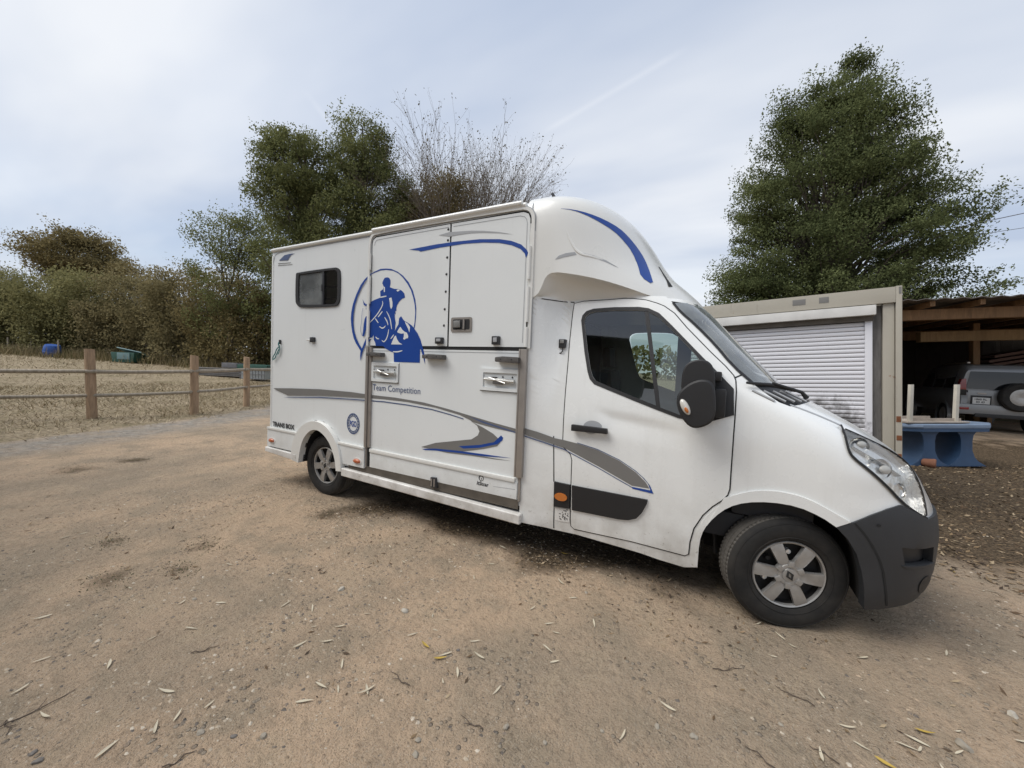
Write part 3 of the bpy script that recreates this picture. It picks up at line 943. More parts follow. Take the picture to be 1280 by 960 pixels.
# door
door = F["door"]
patch("panel_gap", offset_poly(door, .008), CAB, M["gap"], T, holes=[offset_poly(door, -.012)], off=.0035, step=.03)
dr = patch("cab_door", door, CAB, M["white"], T, holes=[F["win_glass"]], off=.006, step=.03)
patch("window_frame", F["win_outer"], CAB, M["rubber"], dr, holes=[F["win_glass"]], off=.010, step=.05)
patch("window_glass", F["win_glass"], CAB, M["glass"], dr, off=.002, step=.06)
patch("far_window", F["win_glass"], Plane(2 * YC - .13), M["glass"], T, off=0, step=.06)
patch("window_divider", F["divider"], CAB, M["rubber"], dr, off=.008, step=.05, thick=.01)
patch("mirror_sail", F["sail"], CAB, M["blackplastic"], dr, off=.016, step=.04, thick=.016)
patch("side_moulding", F["trim_front"], CAB, M["blackplastic"], dr, off=.020, step=.05, thick=.018)
patch("side_moulding", F["trim_rear"], CAB, M["blackplastic"], T, off=.018, step=.05, thick=.018)
patch("handle_scoop", smooth_poly(F["handle_scoop"], 2), CAB, M["palegrey"], dr, off=.0072, step=.03)
hx = [(2.92, 1.121), (3.19, 1.117), (3.195, 1.078), (2.92, 1.072)]
mb = MB()
mb.prism(hx, -.032, .005)
mb.box((2.935, .0, 1.08), (2.96, .035, 1.112))
mb.box((3.155, .0, 1.082), (3.18, .035, 1.112))
mb.obj("door_handle", M["blackplastic"], dr, bevel=.008)
# amber marker on the moulding, sticker below
patch("side_marker_lamp", disc_poly(2.852, .543, .052, .030), CAB, M["amber"], T, off=.030, step=.02, thick=.014)
st = patch("paper_sticker", F["sticker"], CAB, M["stickerwhite"], T, off=.0035, step=.05)
rs = random.Random(3)
for i in range(22):
    sx_, sz_ = 2.81 + rs.random() * .10, .350 + rs.random() * .085
    w_, h_ = rs.choice([(.012, .006), (.006, .016), (.016, .005), (.008, .008)])
    patch("print_mark", [(sx_, sz_), (sx_ + w_, sz_), (sx_ + w_, sz_ + h_), (sx_, sz_ + h_)], CAB, M["print"], st, off=.0045)
# pillar seam lines, top seam
for ln in ([(2.763, 1.006), (2.775, .80), (2.782, .646)], [(2.790, .452), (2.788, .263)], [(2.51, 2.092), (2.60, 2.094), (2.81, 2.084)]):
    patch("panel_gap", ribbon_poly(ln, .008), CAB, M["gap"], T, off=.002, step=.05)
# wing: joint lines, arch lip, flare
patch("panel_gap", ribbon_poly(smooth_line([(3.945, .735), (3.984, .700)], 1), .009), CAB, M["gap"], T, off=.003, step=.05)
patch("panel_gap", ribbon_poly([(3.976, 1.525), (4.02, 1.548)], .009), CAB, M["gap"], T, off=.003, step=.03)
lip_in = arch
lip_out = [(x + (x - 4.27) * .045, z + .025 + .02 * max(0, 1 - abs(x - 4.27))) for x, z in arch]
patch("arch_lip", arch + lip_out[::-1], CAB, M["white"], T, off=.010, step=.04, thick=.02)
fl = smooth_line(F["flare"], 2)
patch("arch_flare", arch[5:] + fl[::-1], CAB, M["white"], T, off=.016, step=.04, thick=.016)
# bonnet joint
patch("bonnet_gap", ribbon_poly(smooth_line([(4.281, 1.372), (4.377, 1.337), (4.462, 1.303), (4.553, 1.262)], 1), .007), CAB, M["palegrey"], T, off=.002, step=.04)
# windscreen, cowl
ws = ap[:6] + [(9, 1.455), (9, 2.085), (3.70, 2.075)]
patch("windscreen", ws, CAB, M["glass_clear"], T, mirror=True, off=.002, step=.06)
scr = ap[:6]
patch("windscreen_seal", ribbon_poly(smooth_line(scr, 1), .016), CAB, M["rubber"], T, off=.005, step=.05)
cowl = [(4.086, 1.485), (4.164, 1.423), (4.223, 1.383), (4.281, 1.362), (4.341, 1.372), (4.408, 1.383), (9, 1.39), (9, 1.455)]
patch("scuttle_panel", cowl, CAB, M["blackplastic"], T, mirror=True, off=-.012, step=.05)
# scuttle ribs and wipers
for k in range(5):
    q = .30 + k * .14
    a, b_ = CAB.p3(q, 1.385) + Vector((0, 0, .004)), CAB.p3(q - .03, 1.445) + Vector((0, 0, .004))
    MB().tube([a, b_], .009, 6).obj("scuttle_rib", M["palegrey"], T)
mb = MB()
p0 = CAB.p3(.75, 1.385) + Vector((.02, 0, .03))
p1 = CAB.p3(.50, 1.455) + Vector((.03, 0, .045))
p2 = CAB.p3(.20, 1.462) + Vector((.03, -.01, .035))
mb.tube([p0, p0 + Vector((-.03, -.02, .035)), p1], [.016, .011, .009], 8)
wa = mb.obj("wiper_arm", M["blackplastic"], T)
MB().tube([CAB.p3(.72, 1.43) + Vector((.03, 0, .03)), p1 + Vector((-.01, 0, -.012)), p2], [.008, .013, .008], 8).obj("wiper_blade", M["rubber"], wa)
# bumper
bt = F["bumper_top"]
bum = bt + [(9, .745), (9, .235), (4.95, .262), (4.841, .258), (4.756, .240), (4.687, .232)] + F["bumper_arch"][::-1][1:-1]
patch("front_bumper", bum, CAB, M["greyplastic"], T, mirror=True, holes=[F["slot"]], off=.014, step=.05, thick=.05)
patch("bumper_slot", [(x + dx, z + dz) for (x, z), (dx, dz) in zip(F["slot"], ((-.02, .02), (.02, .02), (.02, -.02), (-.02, -.02)))], CAB, M["blackplastic"], T, off=-.028, step=.05)
patch("slot_ledge", [(4.835, .515), (5.03, .50), (5.03, .484), (4.86, .50)], CAB, M["greyplastic"], T, off=.020, step=.03, thick=.04)
patch("bumper_seam", ribbon_poly(smooth_line(F["bumper_seam"], 1), .010), CAB, M["gap"], T, off=.0165, step=.04)
patch("fog_lamp_blank", disc_poly(4.99, .375, .045, .055), CAB, M["blackplastic"], T, off=.0175, step=.03)
patch("bumper_hole", disc_poly(4.71, .735, .010, .008, 10), CAB, M["gap"], T, off=.0165)
patch("grille", [(1.22, .79), (math.pi / 2, .79), (math.pi / 2, .97), (1.26, .96)], CAB, M["blackplastic"], T, mirror=True, off=.006, step=.05, raw=True)
# head lamp
hls = smooth_poly(hl, 1)
cxh, czh = sum(p[0] for p in hls) / len(hls), sum(p[1] for p in hls) / len(hls)
hin = [(cxh + (x - cxh) * .93, czh + (z - czh) * .93) for x, z in hls]
hin = [(cxh + (x - cxh) * .985, czh + (z - czh) * .985) for x, z in hls]
hp = patch("headlight", hls, CAB, M["rubber"], T, holes=[hin], off=.0085, step=.03, thick=.012)
patch("panel_gap", ribbon_poly(smooth_line([(4.545, 1.262), (4.550, 1.193), (4.560, 1.13), (4.582, 1.095), (4.663, 1.029), (4.748, .949), (4.830, .858), (4.904, .802), (4.978, .760)], 1), .013), CAB, M["gap"], hp, off=.0095, step=.03)
patch("lamp_rim", hls, CAB, M["lamp_inner"], hp, holes=[hin], off=.001, step=.03, thick=.05)
patch("headlight_bowl", hls, CAB, M["lamp_inner"], hp, off=-.040, step=.03)


def dish(x, z, r, depth, mat, name, back, tilt=Vector((.55, -.8, .15)), sx=1.0):
    c = CAB.p3(*CAB.dom(x, z))
    ax = tilt.normalized()
    yv = -ax
    xv = Vector((0, 0, 1)).cross(yv).normalized()
    zv = yv.cross(xv)
    Mx = Matrix((xv, yv, zv)).transposed().to_4x4()
    Mx.translation = c - ax * back
    prof = [(0.0, depth)] + [(r * math.sin(a), depth * math.cos(a)) for a in [math.radians(q) for q in (15, 30, 45, 60, 75, 90)]]
    S = Matrix.Diagonal((sx, 1, 1, 1))
    m_ = MB().lathe(prof, 24, Mx @ S)
    return m_.obj(name, mat, hp)


dish(4.645, 1.155, .052, .035, M["chrome"], "lamp_reflector", .022, sx=1.3)
dish(4.755, 1.040, .056, .040, M["chrome"], "lamp_reflector", .030, sx=1.25)
dish(4.86, .915, .045, .03, M["chrome"], "lamp_reflector", .032)
dish(4.655, 1.165, .022, -.018, M["clearlens"], "bulb_cover", .018, sx=1.4)
dish(4.77, 1.035, .026, -.018, M["clearlens"], "bulb_cover", .026, sx=1.4)
patch("reflector_strip", [(4.60, 1.12), (4.68, 1.055), (4.80, .93), (4.89, .845), (4.87, .835), (4.78, .90), (4.66, 1.02), (4.585, 1.10)], CAB, M["chrome"], hp, off=-.025, step=.03, thick=.03)
patch("reflector_strip", [(4.62, 1.185), (4.72, 1.135), (4.83, 1.07), (4.90, 1.00), (4.87, 1.00), (4.80, 1.05), (4.70, 1.11), (4.61, 1.165)], CAB, M["lamp_inner"], hp, off=-.02, step=.03, thick=.03)
patch("headlight_lens", hls, CAB, M["lens"], hp, off=.006, step=.03)
# wheel-arch liners, underbody
for arc, surf, y1, nm in ((arch + F["bumper_arch"][1:], CAB, .60, "front"), (F["arch_in"], SIDE, .55, "rear")):
    pts = dens(arc, .04, False)
    va = [surf.p3(*surf.dom(*p)) + Vector((0, .012, 0)) for p in pts]
    vb = [Vector((p.x, y1, p.z)) for p in va]
    n = len(va)
    mb = MB().add(va + vb, [(i, i + 1, n + i + 1, n + i) for i in range(n - 1)] + [tuple(range(n, 2 * n))])
    mb.obj("wheel_arch_liner", M["dark"], T)
mb = MB()
mb.box((-.95, .56, .30), (4.85, 1.56, .46))
mb.box((.45, .14, .30), (3.75, .56, .40))
mb.box((-.95, .06, .36), (-.42, .56, .46))
mb.box((3.85, .62, .18), (4.75, 1.5, .70))
mb.box((-.1, .25, .30), (.1, 1.85, .38))
mb.obj("chassis", M["dark"], T, bevel=.01)
MB().tube([(3.90, .30, .62), (3.93, .34, .25)], .016, 8).obj("brake_hose", M["greyplastic"], T)
# cab interior
mb = MB()
mb.box((2.60, .16, .44), (4.45, 1.96, .62))
mb.box((4.00, .14, .62), (4.45, 1.98, 1.18))
mb.obj("dashboard", M["interior"], T, bevel=.04)
mb = MB().box((2.56, .26, .40), (2.60, 1.86, 2.04))
mb.obj("cab_rear_wall", M["interior"], T)
MB().box((2.62, .42, 2.06), (3.36, 1.70, 2.09)).obj("headlining", M["palegrey"], T)
for yy in (.28, 1.32):
    mb = MB()
    mb.box((2.95, yy, .62), (3.42, yy + .50, .92))
    mb.prism([(2.78, .90), (2.93, .90), (2.86, 1.55), (2.74, 1.55)], yy + .02, yy + .48)
    mb.prism([(2.74, 1.58), (2.83, 1.58), (2.81, 1.80), (2.73, 1.80)], yy + .12, yy + .38)
    mb.obj("seat", M["seat"], T, bevel=.03)
mb = MB()
ring = [(3.78 + .07 * math.sin(a) * 1.0, 1.57 + .19 * math.cos(a), 1.23 + .17 * math.sin(a)) for a in [2 * math.pi * k / 20 for k in range(21)]]
mb.tube(ring, .015, 8, cap=False)
mb.tube([(3.80, 1.57, 1.22), (4.05, 1.57, 1.10)], .03, 8)
mb.obj("steering_wheel", M["blackplastic"], T)
MB().box((3.46, 1.86, 1.25), (3.60, 1.90, 2.00)).obj("far_pillar", M["seatback"], T)
# door mirror
mb = MB()
MXS = lambda pl: [(3.665 + (x - 3.655) * .74, 1.40 + (z - 1.40) * .93) for x, z in pl]
mb.prism(smooth_poly(MXS([(3.69, 1.36), (3.668, 1.50), (3.69, 1.605), (3.76, 1.645), (3.86, 1.645), (3.915, 1.59), (3.928, 1.46), (3.915, 1.36)]), 2), -.215, -.045)
head = mb.obj("door_mirror", M["blackplastic"], T, bevel=.022, segs=3)
mb = MB()
mb.prism(smooth_poly(MXS([(3.655, 1.43), (3.645, 1.345), (3.69, 1.255), (3.77, 1.190), (3.86, 1.205), (3.945, 1.26), (3.935, 1.42), (3.905, 1.515), (3.78, 1.515)]), 2), -.235, -.02)
mb.obj("mirror_housing", M["blackplastic"], head, bevel=.028, segs=3)
MB().box((3.80, -.06, 1.27), (3.93, .09, 1.45)).obj("mirror_arm", M["blackplastic"], head, bevel=.02)
MB().box((3.80, -.06, 1.50), (3.90, .10, 1.56)).obj("mirror_arm", M["blackplastic"], head, bevel=.015)


def oval_dome(name, cx, cz, rx, rz, y, h, mat, parent, rot=0.0, n=20):
    vs, fs = [], []
    rings = [(1.0, 0), (.92, .45), (.7, .78), (.38, .96)]
    for s, hh in rings:
        for k in range(n):
            a = 2 * math.pi * k / n
            u, v = rx * s * math.cos(a), rz * s * math.sin(a)
            vs.append(Vector((cx + u * math.cos(rot) - v * math.sin(rot), y - h * hh, cz + u * math.sin(rot) + v * math.cos(rot))))
    for r in range(3):
        for k in range(n):
            fs.append((r * n + k, r * n + (k + 1) % n, (r + 1) * n + (k + 1) % n, (r + 1) * n + k))
    vs.append(Vector((cx, y - h, cz)))
    fs += [(3 * n + k, 3 * n + (k + 1) % n, 4 * n) for k in range(n)]
    return MB().add(vs, fs).obj(name, mat, parent)


ind = oval_dome("mirror_indicator", 3.712, 1.335, .023, .054, -.232, .022, M["clearlens"], head, rot=math.radians(28))
oval_dome("indicator_bulb", 3.720, 1.320, .011, .022, -.246, .012, M["amber"], head, rot=math.radians(28))
# grey flash on the cab
patch("stripe_decal", F["stripe_cab"], CAB, M["greyvinyl"], T, off=.0078, step=.04)
patch("stripe_decal", F["stripe_line"], CAB, M["steelblue"], T, off=.0078, step=.04)
patch("stripe_decal", F["stripe_top"], CAB, M["steelblue"], T, off=.0080, step=.04)
patch("stripe_decal", [(3.376, .717), (3.385, .704), (3.527, .694), (3.503, .745), (3.495, .742), (3.508, .712)], CAB, M["blue"], T, off=.0086, step=.04)
# small catch with a cord on the pillar
cz0 = CAB.p3(*CAB.dom(2.76, 1.74))
mb = MB().box((2.735, cz0.y - .03, 1.705), (2.79, cz0.y + .02, 1.775))
ct = mb.obj("pillar_catch", M["print"], T, bevel=.006)
MB().box((2.747, cz0.y - .036, 1.742), (2.778, cz0.y - .02, 1.770)).obj("catch_plate", M["steel"], ct, bevel=.004)
MB().tube([(2.768, cz0.y - .025, 1.705), (2.772, cz0.y - .03, 1.68), (2.752, cz0.y - .025, 1.662), (2.735, cz0.y - .02, 1.665)], .005, 6).obj("catch_cord", M["print"], ct)

# ---- fairing over the cab
lip = smooth_line([(2.50, 2.085)] + F["lip"][1:], 1)
lipd = [DOME.dom(*p) for p in lip]
half = math.pi / 2
dome_poly = lipd + [(half, DOME.dom(9, 2.085)[1]), (half, 1.0), (0.0, 1.0), (-.05, .98), (-.05, lipd[0][1])]
dm = patch("roof_fairing", dome_poly, DOME, M["gelcoat"], T, mirror=True, off=.004, step=.05, thick=.03, raw=True)
tz = pchip([2.5, 2.82, 3.2, 3.45, 3.6, 3.75], [2.095, 2.098, 2.104, 2.078, 2.065, 2.05])
rows = []
nL = len(lip)
for i, (a, t) in enumerate(lipd):
    L3 = DOME.p3(a, t)
    s = i / (nL - 1)
    tx = 2.52 + (3.70 - 2.52) * s ** .9
    B3 = CAB.p3(*CAB.dom(tx, tz(tx)))
    dv = (L3 - B3)
    rr = []
    for k in range(6):
        u = k / 5
        p = L3.lerp(B3, u) + Vector((0, .09 * dv.length * math.sin(math.pi * u) * 1.2, .35 * dv.length * math.sin(math.pi * u) * .35))
        rr.append(p)
    rows.append(rr)
vs = [p for r in rows for p in r]
fs = [(i * 6 + k, (i + 1) * 6 + k, (i + 1) * 6 + k + 1, i * 6 + k + 1) for i in range(nL - 1) for k in range(5)]
MB().add(vs, fs).obj("fairing_scoop", M["gelcoat"], dm, angle=60)
MB().add([Vector((p.x, 2 * YC - p.y, p.z)) for p in vs], [f[::-1] for f in fs]).obj("fairing_scoop", M["gelcoat"], dm, angle=60)
patch("stripe_decal", smooth_poly(F["dome_blue"], 1), DOME, M["blue"], dm, off=.0062, step=.04)
patch("stripe_decal", F["dome_grey_l"], DOME, M["palegrey"], dm, off=.0062, step=.03)
patch("stripe_decal", F["dome_grey_r"], DOME, M["palegrey"], dm, off=.0062, step=.03)
rd = smooth_line(F["ridge"], 2)
pr = [DOME.p3(*DOME.dom(*p)) for p in rd]
MB().tube([p + Vector((0, .006, 0)) for p in pr], [.004 + .012 * math.sin(math.pi * i / (len(pr) - 1)) for i in range(len(pr))], 8).obj("moulded_crease", M["gelcoat"], dm)
# dark vent slot and aerial at the front of the fairing
va = [DOME.p3(*DOME.dom(3.385, 2.42)), DOME.p3(*DOME.dom(3.47, 2.30)), DOME.p3(*DOME.dom(3.535, 2.195))]
patch("vent_slot", ribbon_poly([(3.385, 2.42), (3.43, 2.345), (3.475, 2.27), (3.505, 2.215)], [.006, .010, .014, .026]), DOME, M["gap"], dm, off=.006, step=.02)
pa = DOME.p3(1.0, DOME.dom(3.0, 2.62)[1])
MB().tube([pa + Vector((.0, .1, -.03)), pa + Vector((-.10, .08, .14))], .004, 5).obj("aerial", M["print"], dm)
MB().tube([(2.62, .16, 2.93), (2.60, .16, 2.965)], .012, 8).obj("roof_marker", M["print"], dm)

# ---- horse box body
XR, XB = -1.0, 2.50
wall = ([(XR, .40), (-.515, .40)] + F["arch_out"] + [(.38, .40), (XB, .40), (XB, 2.80), (XR, 2.80)])
vs, fs = patch_data(wall, SIDE, [F["side_glass"]], 0, .2)
mb = MB().add(vs, fs)
mb.add([Vector((p.x, 2 * YC - p.y, p.z)) for p in vs], [f[::-1] for f in fs])
sec = [(0, 2.80)] + [(.07 - .07 * math.cos(a), 2.80 + .07 * math.sin(a)) for a in [math.radians(q) for q in (15, 30, 45, 60, 75, 90)]] + [(.35, 2.885), (.7, 2.895), (YC, 2.90)]
sec += [(2 * YC - y, z) for y, z in sec[::-1][1:]]
n = len(sec)
rv = [Vector((x, y, z)) for x in (XR, XB) for y, z in sec]
mb.add(rv, [(i, i + 1, n + i + 1, n + i) for i in range(n - 1)])
for x in (XR, XB):
    ev = [Vector((x, y, z)) for y, z in sec] + [Vector((x, 2 * YC, .40)), Vector((x, 0, .40))]
    mb.add(ev, [tuple(range(len(ev)))])
mb.add([(XR, .57, .42), (XB, .57, .42), (XB, 2 * YC - .57, .42), (XR, 2 * YC - .57, .42)], [(0, 1, 2, 3)])
box = mb.obj("box_body", M["boxwhite"], T, angle=40)
# corner mouldings at the rear and roof
MB().tube([(XR + .008, .006, .42), (XR + .008, .006, 2.76), (XR + .012, .03, 2.82), (XR + .015, .08, 2.862)], .016, 10).obj("corner_moulding", M["gelcoat"], box)
MB().tube([(XR, -.002, 2.835), (2.45, -.002, 2.835)], .022, 10).obj("roof_moulding", M["gelcoat"], box)
MB().tube([(.74, -.018, 2.850), (2.42, -.018, 2.850)], .020, 10).obj("roof_rail", M["gelcoat"], box)
patch("roof_joint", ribbon_poly(smooth_line([(-.990, 2.60), (-.975, 2.74), (-.93, 2.79), (-.84, 2.803), (.68, 2.803)], 2), .008), SIDE, M["palegrey"], box, off=.003)
MB().box((.70, 1.0, 2.88), (1.2, 1.5, 2.99)).obj("roof_hatch", M["gelcoat"], box, bevel=.03)
MB().box((1.75, .35, 2.885), (1.95, .6, 2.97)).obj("roof_vent", M["gelcoat"], box, bevel=.03)
# side window
wn_ = patch("side_window", smooth_poly(F["side_window"], 1), SIDE, M["rubber"], box, holes=[smooth_poly(F["side_glass"], 1)], off=.014, thick=.03)
sg = F["side_glass"]
patch("window_pane", smooth_poly([p for p in sg if p[0] < -.03] + [(-.03, 2.14), (-.03, 2.505)][::1], 0) if False else [(-.46, 2.21), (-.44, 2.16), (-.39, 2.145), (-.025, 2.14), (-.03, 2.508), (-.44, 2.508), (-.464, 2.49)], SIDE, M["glass_tint"], wn_, off=.002)
patch("window_pane", [(-.045, 2.14), (.15, 2.14), (.19, 2.155), (.215, 2.20), (.21, 2.47), (.19, 2.50), (.14, 2.51), (-.05, 2.508)], SIDE, M["glass"], wn_, off=-.008)
MB().box((-.045, -.012, 2.145), (-.018, .004, 2.505)).obj("pane_stile", M["greyplastic"], wn_)
MB().box((-.052, -.018, 2.29), (-.040, -.006, 2.365)).obj("pane_catch", M["print"], wn_)
for z in (2.23, 2.36):
    MB().tube([(-.5, .10, z), (.5, .10, z)], .010, 8).obj("window_bar", M["greyplastic"], box)
MB().box((XR + .05, .7, .5), (XB - .1, .74, 1.9)).obj("stall_divider", M["inner"], box)
# roof-corner motif
cf = F["corner_fin"]
patch("corner_motif", cf[:6], SIDE, M["steelblue"], box, off=.004)
patch("corner_motif", [(-.883, 2.672), (-.63, 2.661), (-.63, 2.655), (-.883, 2.664)], SIDE, M["greyvinyl"], box, off=.004)
patch("corner_motif", [(-.883, 2.650), (-.60, 2.637), (-.60, 2.631), (-.883, 2.643)], SIDE, M["greyvinyl"], box, off=.004)
# door frame moulding
fr = smooth_line([(.690, 1.695), (.688, 2.66), (.692, 2.74), (.712, 2.795), (.768, 2.828), (2.40, 2.818), (2.470, 2.803), (2.512, 2.765), (2.526, 2.70), (2.526, 1.69)], 2)
patch("door_frame", ribbon_poly(fr, .026), SIDE, M["gelcoat"], box, off=.016, thick=.016)
patch("door_frame_gap", ribbon_poly(fr, .040), SIDE, M["palegrey"], box, off=.003)
for z0, z1 in ((1.70, 1.86), (1.90, 2.18), (2.24, 2.50)):
    MB().tube([(2.505, -.020, z0), (2.505, -.020, z1)], .013, 8).obj("hinge", M["gelcoat"], box)
for z0, z1 in ((1.78, 2.05), (2.12, 2.40), (2.46, 2.62)):
    MB().tube([(.712, -.020, z0), (.712, -.020, z1)], .012, 8).obj("hinge", M["gelcoat"], box)
# upper doors
up_l = [(.728, 1.697), (.728, 2.73), (.738, 2.760), (.775, 2.780), (1.698, 2.786), (1.706, 1.700)]
up_r = [(1.716, 2.786), (2.43, 2.781), (2.475, 2.762), (2.492, 2.72), (2.492, 1.701), (1.724, 1.698)]
grow = lambda poly, c, k: [(c[0] + (x - c[0]) * k, c[1] + (z - c[1]) * k) for x, z in poly]
patch("door_gap", [(.718, 1.676), (.718, 2.74), (.730, 2.772), (.77, 2.794), (2.43, 2.794), (2.485, 2.772), (2.503, 2.72), (2.503, 1.676)], SIDE, M["gap"], box, off=.0015)
ul = patch("upper_door", up_l, SIDE, M["boxwhite"], T, off=.006, thick=.006)
ur = patch("upper_door", up_r, SIDE, M["boxwhite"], T, off=.006, thick=.006)
patch("pressed_line", ribbon_poly(smooth_line([(.755, 2.70), (.765, 2.742), (.80, 2.756), (1.685, 2.760)], 1), .006), SIDE, M["palegrey"], ul, off=.0075)
patch("pressed_line", ribbon_poly([(1.735, 2.760), (2.40, 2.755), (2.44, 2.742), (2.46, 2.72), (2.467, 2.69), (2.467, 1.735)], .005), SIDE, M["palegrey"], ur, off=.0075)
for x, z in F["rivets"]:
    oval_dome("rivet", x, z, .012, .012, -.006, .006, M["print"], ul, n=8)
pd = patch("paddle_latch", rrect(1.748, 1.828, 1.970, 1.955, .015), SIDE, M["alu"], ur, off=.014, thick=.01)
patch("latch_well", rrect(1.770, 1.848, 1.950, 1.937, .01), SIDE, M["rubber"], pd, off=.0155)
MB().box((1.785, -.030, 1.865), (1.855, -.014, 1.925)).obj("latch_paddle", M["steel"], pd, bevel=.006)
MB().box((1.885, -.026, 1.850), (1.900, -.014, 1.935)).obj("latch_bar", M["alu"], pd)
for (x0, z0, x1, z1), par in (((1.587, 1.720, 1.670, 1.778), ul), ((2.190, 1.717, 2.261, 1.788), ur)):
    lk = MB().box((x0, -.034, z0), (x1, -.004, z1)).obj("door_lock", M["print"], par, bevel=.006)
    MB().box((x0 + .018, -.041, z0 + .02), (x1 - .018, -.03, z1 - .012)).obj("lock_button", M["palegrey"], lk, bevel=.005)
# ramp (lower door)
patch("door_gap", [(.715, .432), (2.503, .432), (2.503, 1.690), (.715, 1.690)], SIDE, M["gap"], box, off=.0012)
ramp = patch("ramp_door", [(.765, .447), (2.480, .447), (2.480, 1.668), (.765, 1.668)], SIDE, M["boxwhite"], T, off=.006, thick=.006)
patch("pressed_line", [(.77, 1.648), (2.45, 1.653), (2.45, 1.648), (.77, 1.643)], SIDE, M["palegrey"], ramp, off=.0075)
MB().prism([(.768, .606), (2.455, .590), (2.455, .625), (.768, .642)], -.026, -.002).obj("ramp_rail", M["gelcoat"], ramp, bevel=.008)
MB().prism([(.768, .449), (2.475, .449), (2.475, .592), (.768, .608)], -.014, -.002).obj("ramp_foot_panel", M["boxwhite"], ramp, bevel=.004)
for x0, x1, z0 in ((.698, .730, .652), (.735, .768, .652), (2.452, 2.466, .640), (2.468, 2.521, .640)):
    MB().box((x0, -.036 if x0 != .735 else -.026, z0), (x1, .0, 1.684)).obj("alu_strip", M["alu"], box, bevel=.004)
for x0, x1 in ((.705, .722), (2.488, 2.505)):
    MB().box((x0, -.018, .440), (x1, .0, .652)).obj("edge_strip", M["alu"], box)
for (x0, z0, x1, z1) in ((.768, 1.336, 1.130, 1.530), (2.080, 1.330, 2.450, 1.516)):
    lp = patch("latch_panel", rrect(x0, z0, x1, z1, .012), SIDE, M["boxwhite"], ramp, holes=[rrect(x0 + .032, z0 + .028, x1 - .014, z1 - .034, .008)], off=.022, thick=.018)
    patch("latch_recess", rrect(x0 + .025, z0 + .02, x1 - .010, z1 - .028, .006), SIDE, M["boxwhite"], lp, off=.0085)
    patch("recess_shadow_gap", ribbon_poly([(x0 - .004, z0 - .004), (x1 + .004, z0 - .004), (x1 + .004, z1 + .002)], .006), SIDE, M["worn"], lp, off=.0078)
    zc = (z0 + z1) / 2
    lt = MB().tube([(x0 + .05, -.030, zc + .003), (x1 - .03, -.030, zc - .006)], [.012, .017], 10).obj("over_centre_latch", M["steel"], lp)
    MB().box((x0 + .14, -.040, zc - .035), (x0 + .23, -.010, zc - .012)).obj("latch_block", M["worn"], lt, bevel=.005)
    MB().box((x0 + .12, -.036, zc + .008), (x0 + .17, -.010, zc + .026)).obj("latch_block", M["worn"], lt, bevel=.005)
    MB().tube([(x0 + .10, -.036, zc + .018), (x0 + .26, -.040, zc - .024)], .006, 6).obj("latch_lever", M["steel"], lt)
    for q in (.22, .31):
        oval_dome("bolt", x0 + q, zc + .028, .008, .008, -.009, .006, M["print"], lt, n=8)
for (x0, z0, x1, z1) in ((.742, 1.584, .945, 1.629), (1.475, 1.576, 1.708, 1.624), (2.252, 1.568, 2.470, 1.620)):
    hd = MB().prism([(x0, z0 + .006), (x1, z0), (x1, z1 - .004), (x0 + .07, z1), (x0, z1 - .008)], -.075, -.010).obj("grab_handle", M["worn"], ramp, bevel=.010)
    for q in (.25, .72):
        oval_dome("bolt", x0 + (x1 - x0) * q, (z0 + z1) / 2 + .004, .008, .008, -.074, .004, M["print"], hd, n=8)
MB().prism([(1.590, .490), (1.648, .492), (1.668, .400), (1.598, .396)], -.040, -.014).obj("ramp_stay", M["print"], ramp, bevel=.005)
MB().box((1.60, -.044, .41), (1.612, -.036, .48)).obj("stay_edge", M["alu"], ramp)
MB().box((1.632, -.044, .41), (1.644, -.036, .48)).obj("stay_edge", M["alu"], ramp)
# skirt, rear arch, sills
def skirt(poly, nm, off=.03):
    return patch(nm, poly, SIDE, M["boxwhite"], T, off=off, thick=off)


sk = skirt([(-1.012, .440), (-.512, .440), (-.486, .561), (-.425, .664), (-1.012, .664)], "rear_skirt")
MB().prism([(-1.014, .650), (-.43, .645), (-.43, .672), (-1.014, .678)], -.040, -.002).obj("skirt_rail", M["gelcoat"], sk, bevel=.008)
sk2 = skirt([(.375, .428), (.700, .428), (.700, .630), (.30, .640), (.341, .565)], "front_skirt")
MB().prism([(.300, .632), (.700, .622), (.700, .648), (.300, .658)], -.040, -.002).obj("skirt_rail", M["gelcoat"], sk2, bevel=.008)
ao, ai = smooth_line(F["arch_out"], 1), smooth_line(F["arch_in"], 1)
ao = [(-.50, .345)] + ao[1:-1] + [(.378, .345)]
ai = [(-.371, .324)] + ai[1:-1] + [(.288, .335)]
def resample(pl, n):
    d = [0]
    for a, b in zip(pl, pl[1:]):
        d.append(d[-1] + math.hypot(b[0] - a[0], b[1] - a[1]))
    out, j = [], 0
    for k in range(n):
        t = d[-1] * k / (n - 1)
        while j < len(pl) - 2 and d[j + 1] < t:
            j += 1
        u = (t - d[j]) / (d[j + 1] - d[j])
        out.append((pl[j][0] + (pl[j + 1][0] - pl[j][0]) * u, pl[j][1] + (pl[j + 1][1] - pl[j][1]) * u))
    return out


